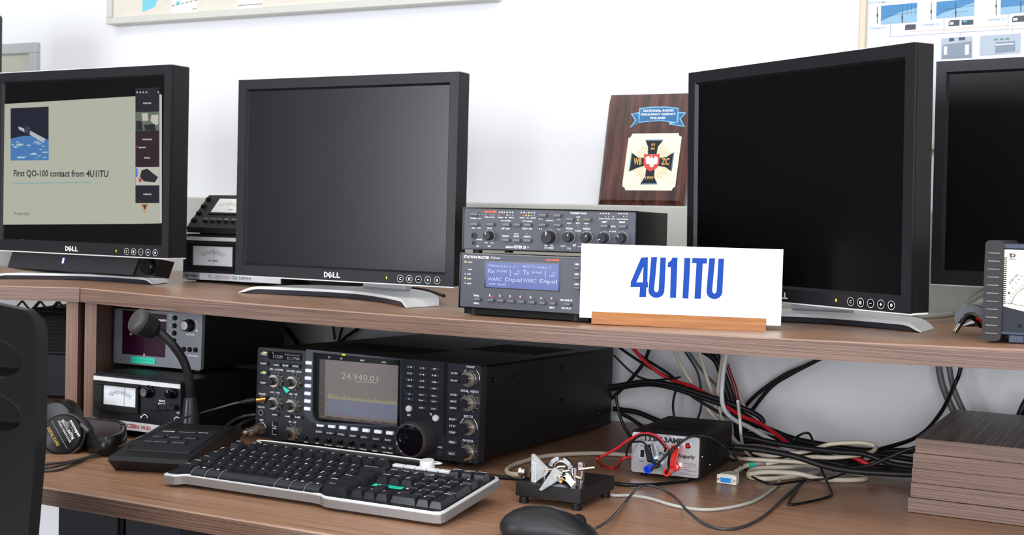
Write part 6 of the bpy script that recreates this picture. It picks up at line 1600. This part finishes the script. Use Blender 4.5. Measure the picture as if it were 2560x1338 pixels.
cable('red_wire', 'red lead looping in front of the power supply and out to its left', 'wire', D2([(1300, 400), (1270, 350), (1215, 285), (1150, 252), (1090, 252), (1000, 290), (880, 372), (780, 425), (752, 445), (790, 490), (860, 505), (905, 500), (935, 445), (1000, 422)], [1.786, 1.784, 1.782, 1.782, 1.782, 1.782, 1.782, 1.78, 1.775, 'd', 'd', 'd', 1.79, 1.797]), .0021, REDC)
cable('black_wire', 'black lead running beside the red loop at the power supply', 'wire', D2([(1255, 385), (1260, 360), (1215, 305), (1150, 268), (1090, 262), (1040, 285), (1000, 330), (970, 400), (990, 440)], [1.78, 1.778, 1.776, 1.776, 1.776, 1.78, 1.785, 1.79, 1.796]), .0017, BLKC)
cable('black_wire', 'pair of thin black leads bending into the black plug', 'wire', D2([(1010, 315), (1080, 312), (1120, 340), (1140, 380), (1155, 400)], [1.788, 1.786, 1.784, 1.784, 1.786]), .0015, BLKC)
# microphone and headphone leads
cable('headphone_cable', 'dark cable from the gold headphone plug across the microphone base to the left', 'cable', [(612, 1004, 1.668), (590, 1008, 1.66), (540, 1022, 1.64), (490, 1036, 1.60), (440, 1052, 1.53), (390, 1076, 1.475), (340, 1098, 1.43), (290, 1120, '.012'), (230, 1140, 'd'), (180, 1153, 'd'), (140, 1158, 'd'), (100, 1163, 'd'), (60, 1168, 'd')], .0019, M('cord_grey', (58, 58, 58), .35))
cable('headphone_cable', 'second strand of headphone cord curling at the desk front left', 'cable', [(300, 1118, '.008'), (240, 1136, 'd'), (190, 1158, 'd'), (150, 1174, 'd'), (110, 1178, 'd'), (60, 1178, 'd')], .0019, M('cord_grey', (58, 58, 58), .35))
cable('headphone_cable', 'third strand of headphone cord under the ear cup', 'cable', [(250, 1140, 'd'), (200, 1150, '.006'), (160, 1162, '.006'), (120, 1170, '.006'), (60, 1174, '.006')], .0019, M('cord_grey', (58, 58, 58), .35))
t = thing('headphone_plug', 'black headphone plug with a gold sleeve in the left of the radio front', 'plug', tuple(at(655, 999, 1.682)), 0)
ti = Matrix.Translation(t.location).inverted(); a0_ = ti @ at(663, 997, 1.684); a1_ = ti @ at(640, 1000, 1.674); a2_ = ti @ at(618, 1003, 1.669); a3_ = ti @ at(598, 1007, 1.662)
MB().m(GOLD).cyl(a0_, a1_, .0046, 20).build('sleeve', t, 'gold sleeve'); MB().m(BLK).cyl(a1_, a2_, .0044, 20).build('body', t); MB().m(RUB).cyl(a2_, a3_, .0042, 16, .0022).build('strain_relief', t)
t = thing('microphone_plug', 'silver round microphone plug screwed into the lower left of the radio front', 'plug', tuple(at(653, 1071, 1.682)), 0)
ti = Matrix.Translation(t.location).inverted(); q0 = ti @ at(655, 1070, 1.676); q1 = ti @ at(641, 1074, 1.664); q2 = ti @ at(628, 1077, 1.655); q3 = ti @ at(616, 1080, 1.646); q4 = ti @ at(606, 1083, 1.640)
MB().m(NICK).cyl(q0, q1, .0088, 24).build('collar', t); MB().m(M('plug_grey', (110, 108, 104), .35, metal=.6)).cyl(q1, q2, .0062, 20).build('body', t); MB().m(CHROME).cyl(q2, q3, .0068, 20).build('clamp', t); MB().m(NICK).cyl(q3, q4, .0050, 16).build('rear_collar', t)
cable('microphone_cable', 'grey cable from the silver plug to the back of the microphone base', 'cable', [(606, 1083, 1.640), (595, 1087, 1.636), (580, 1093, 1.63), (565, 1099, '.012')], .0030, M('cord_grey', (58, 58, 58), .35))
cable('black_cable', 'upper of two cables arching behind the microphone base', 'cable', [(560, 1072, 1.70), (578, 1055, 1.72), (605, 1042, 1.74), (635, 1037, 1.75), (652, 1036, 1.76)], .0030, M('cord_grey', (58, 58, 58), .35))
cable('black_cable', 'lower of two cables arching behind the microphone base', 'cable', [(574, 1088, 1.665), (590, 1070, 1.675), (610, 1056, 1.71), (636, 1047, 1.75), (660, 1042, 1.78)], .0028, M('cord_grey', (58, 58, 58), .35))
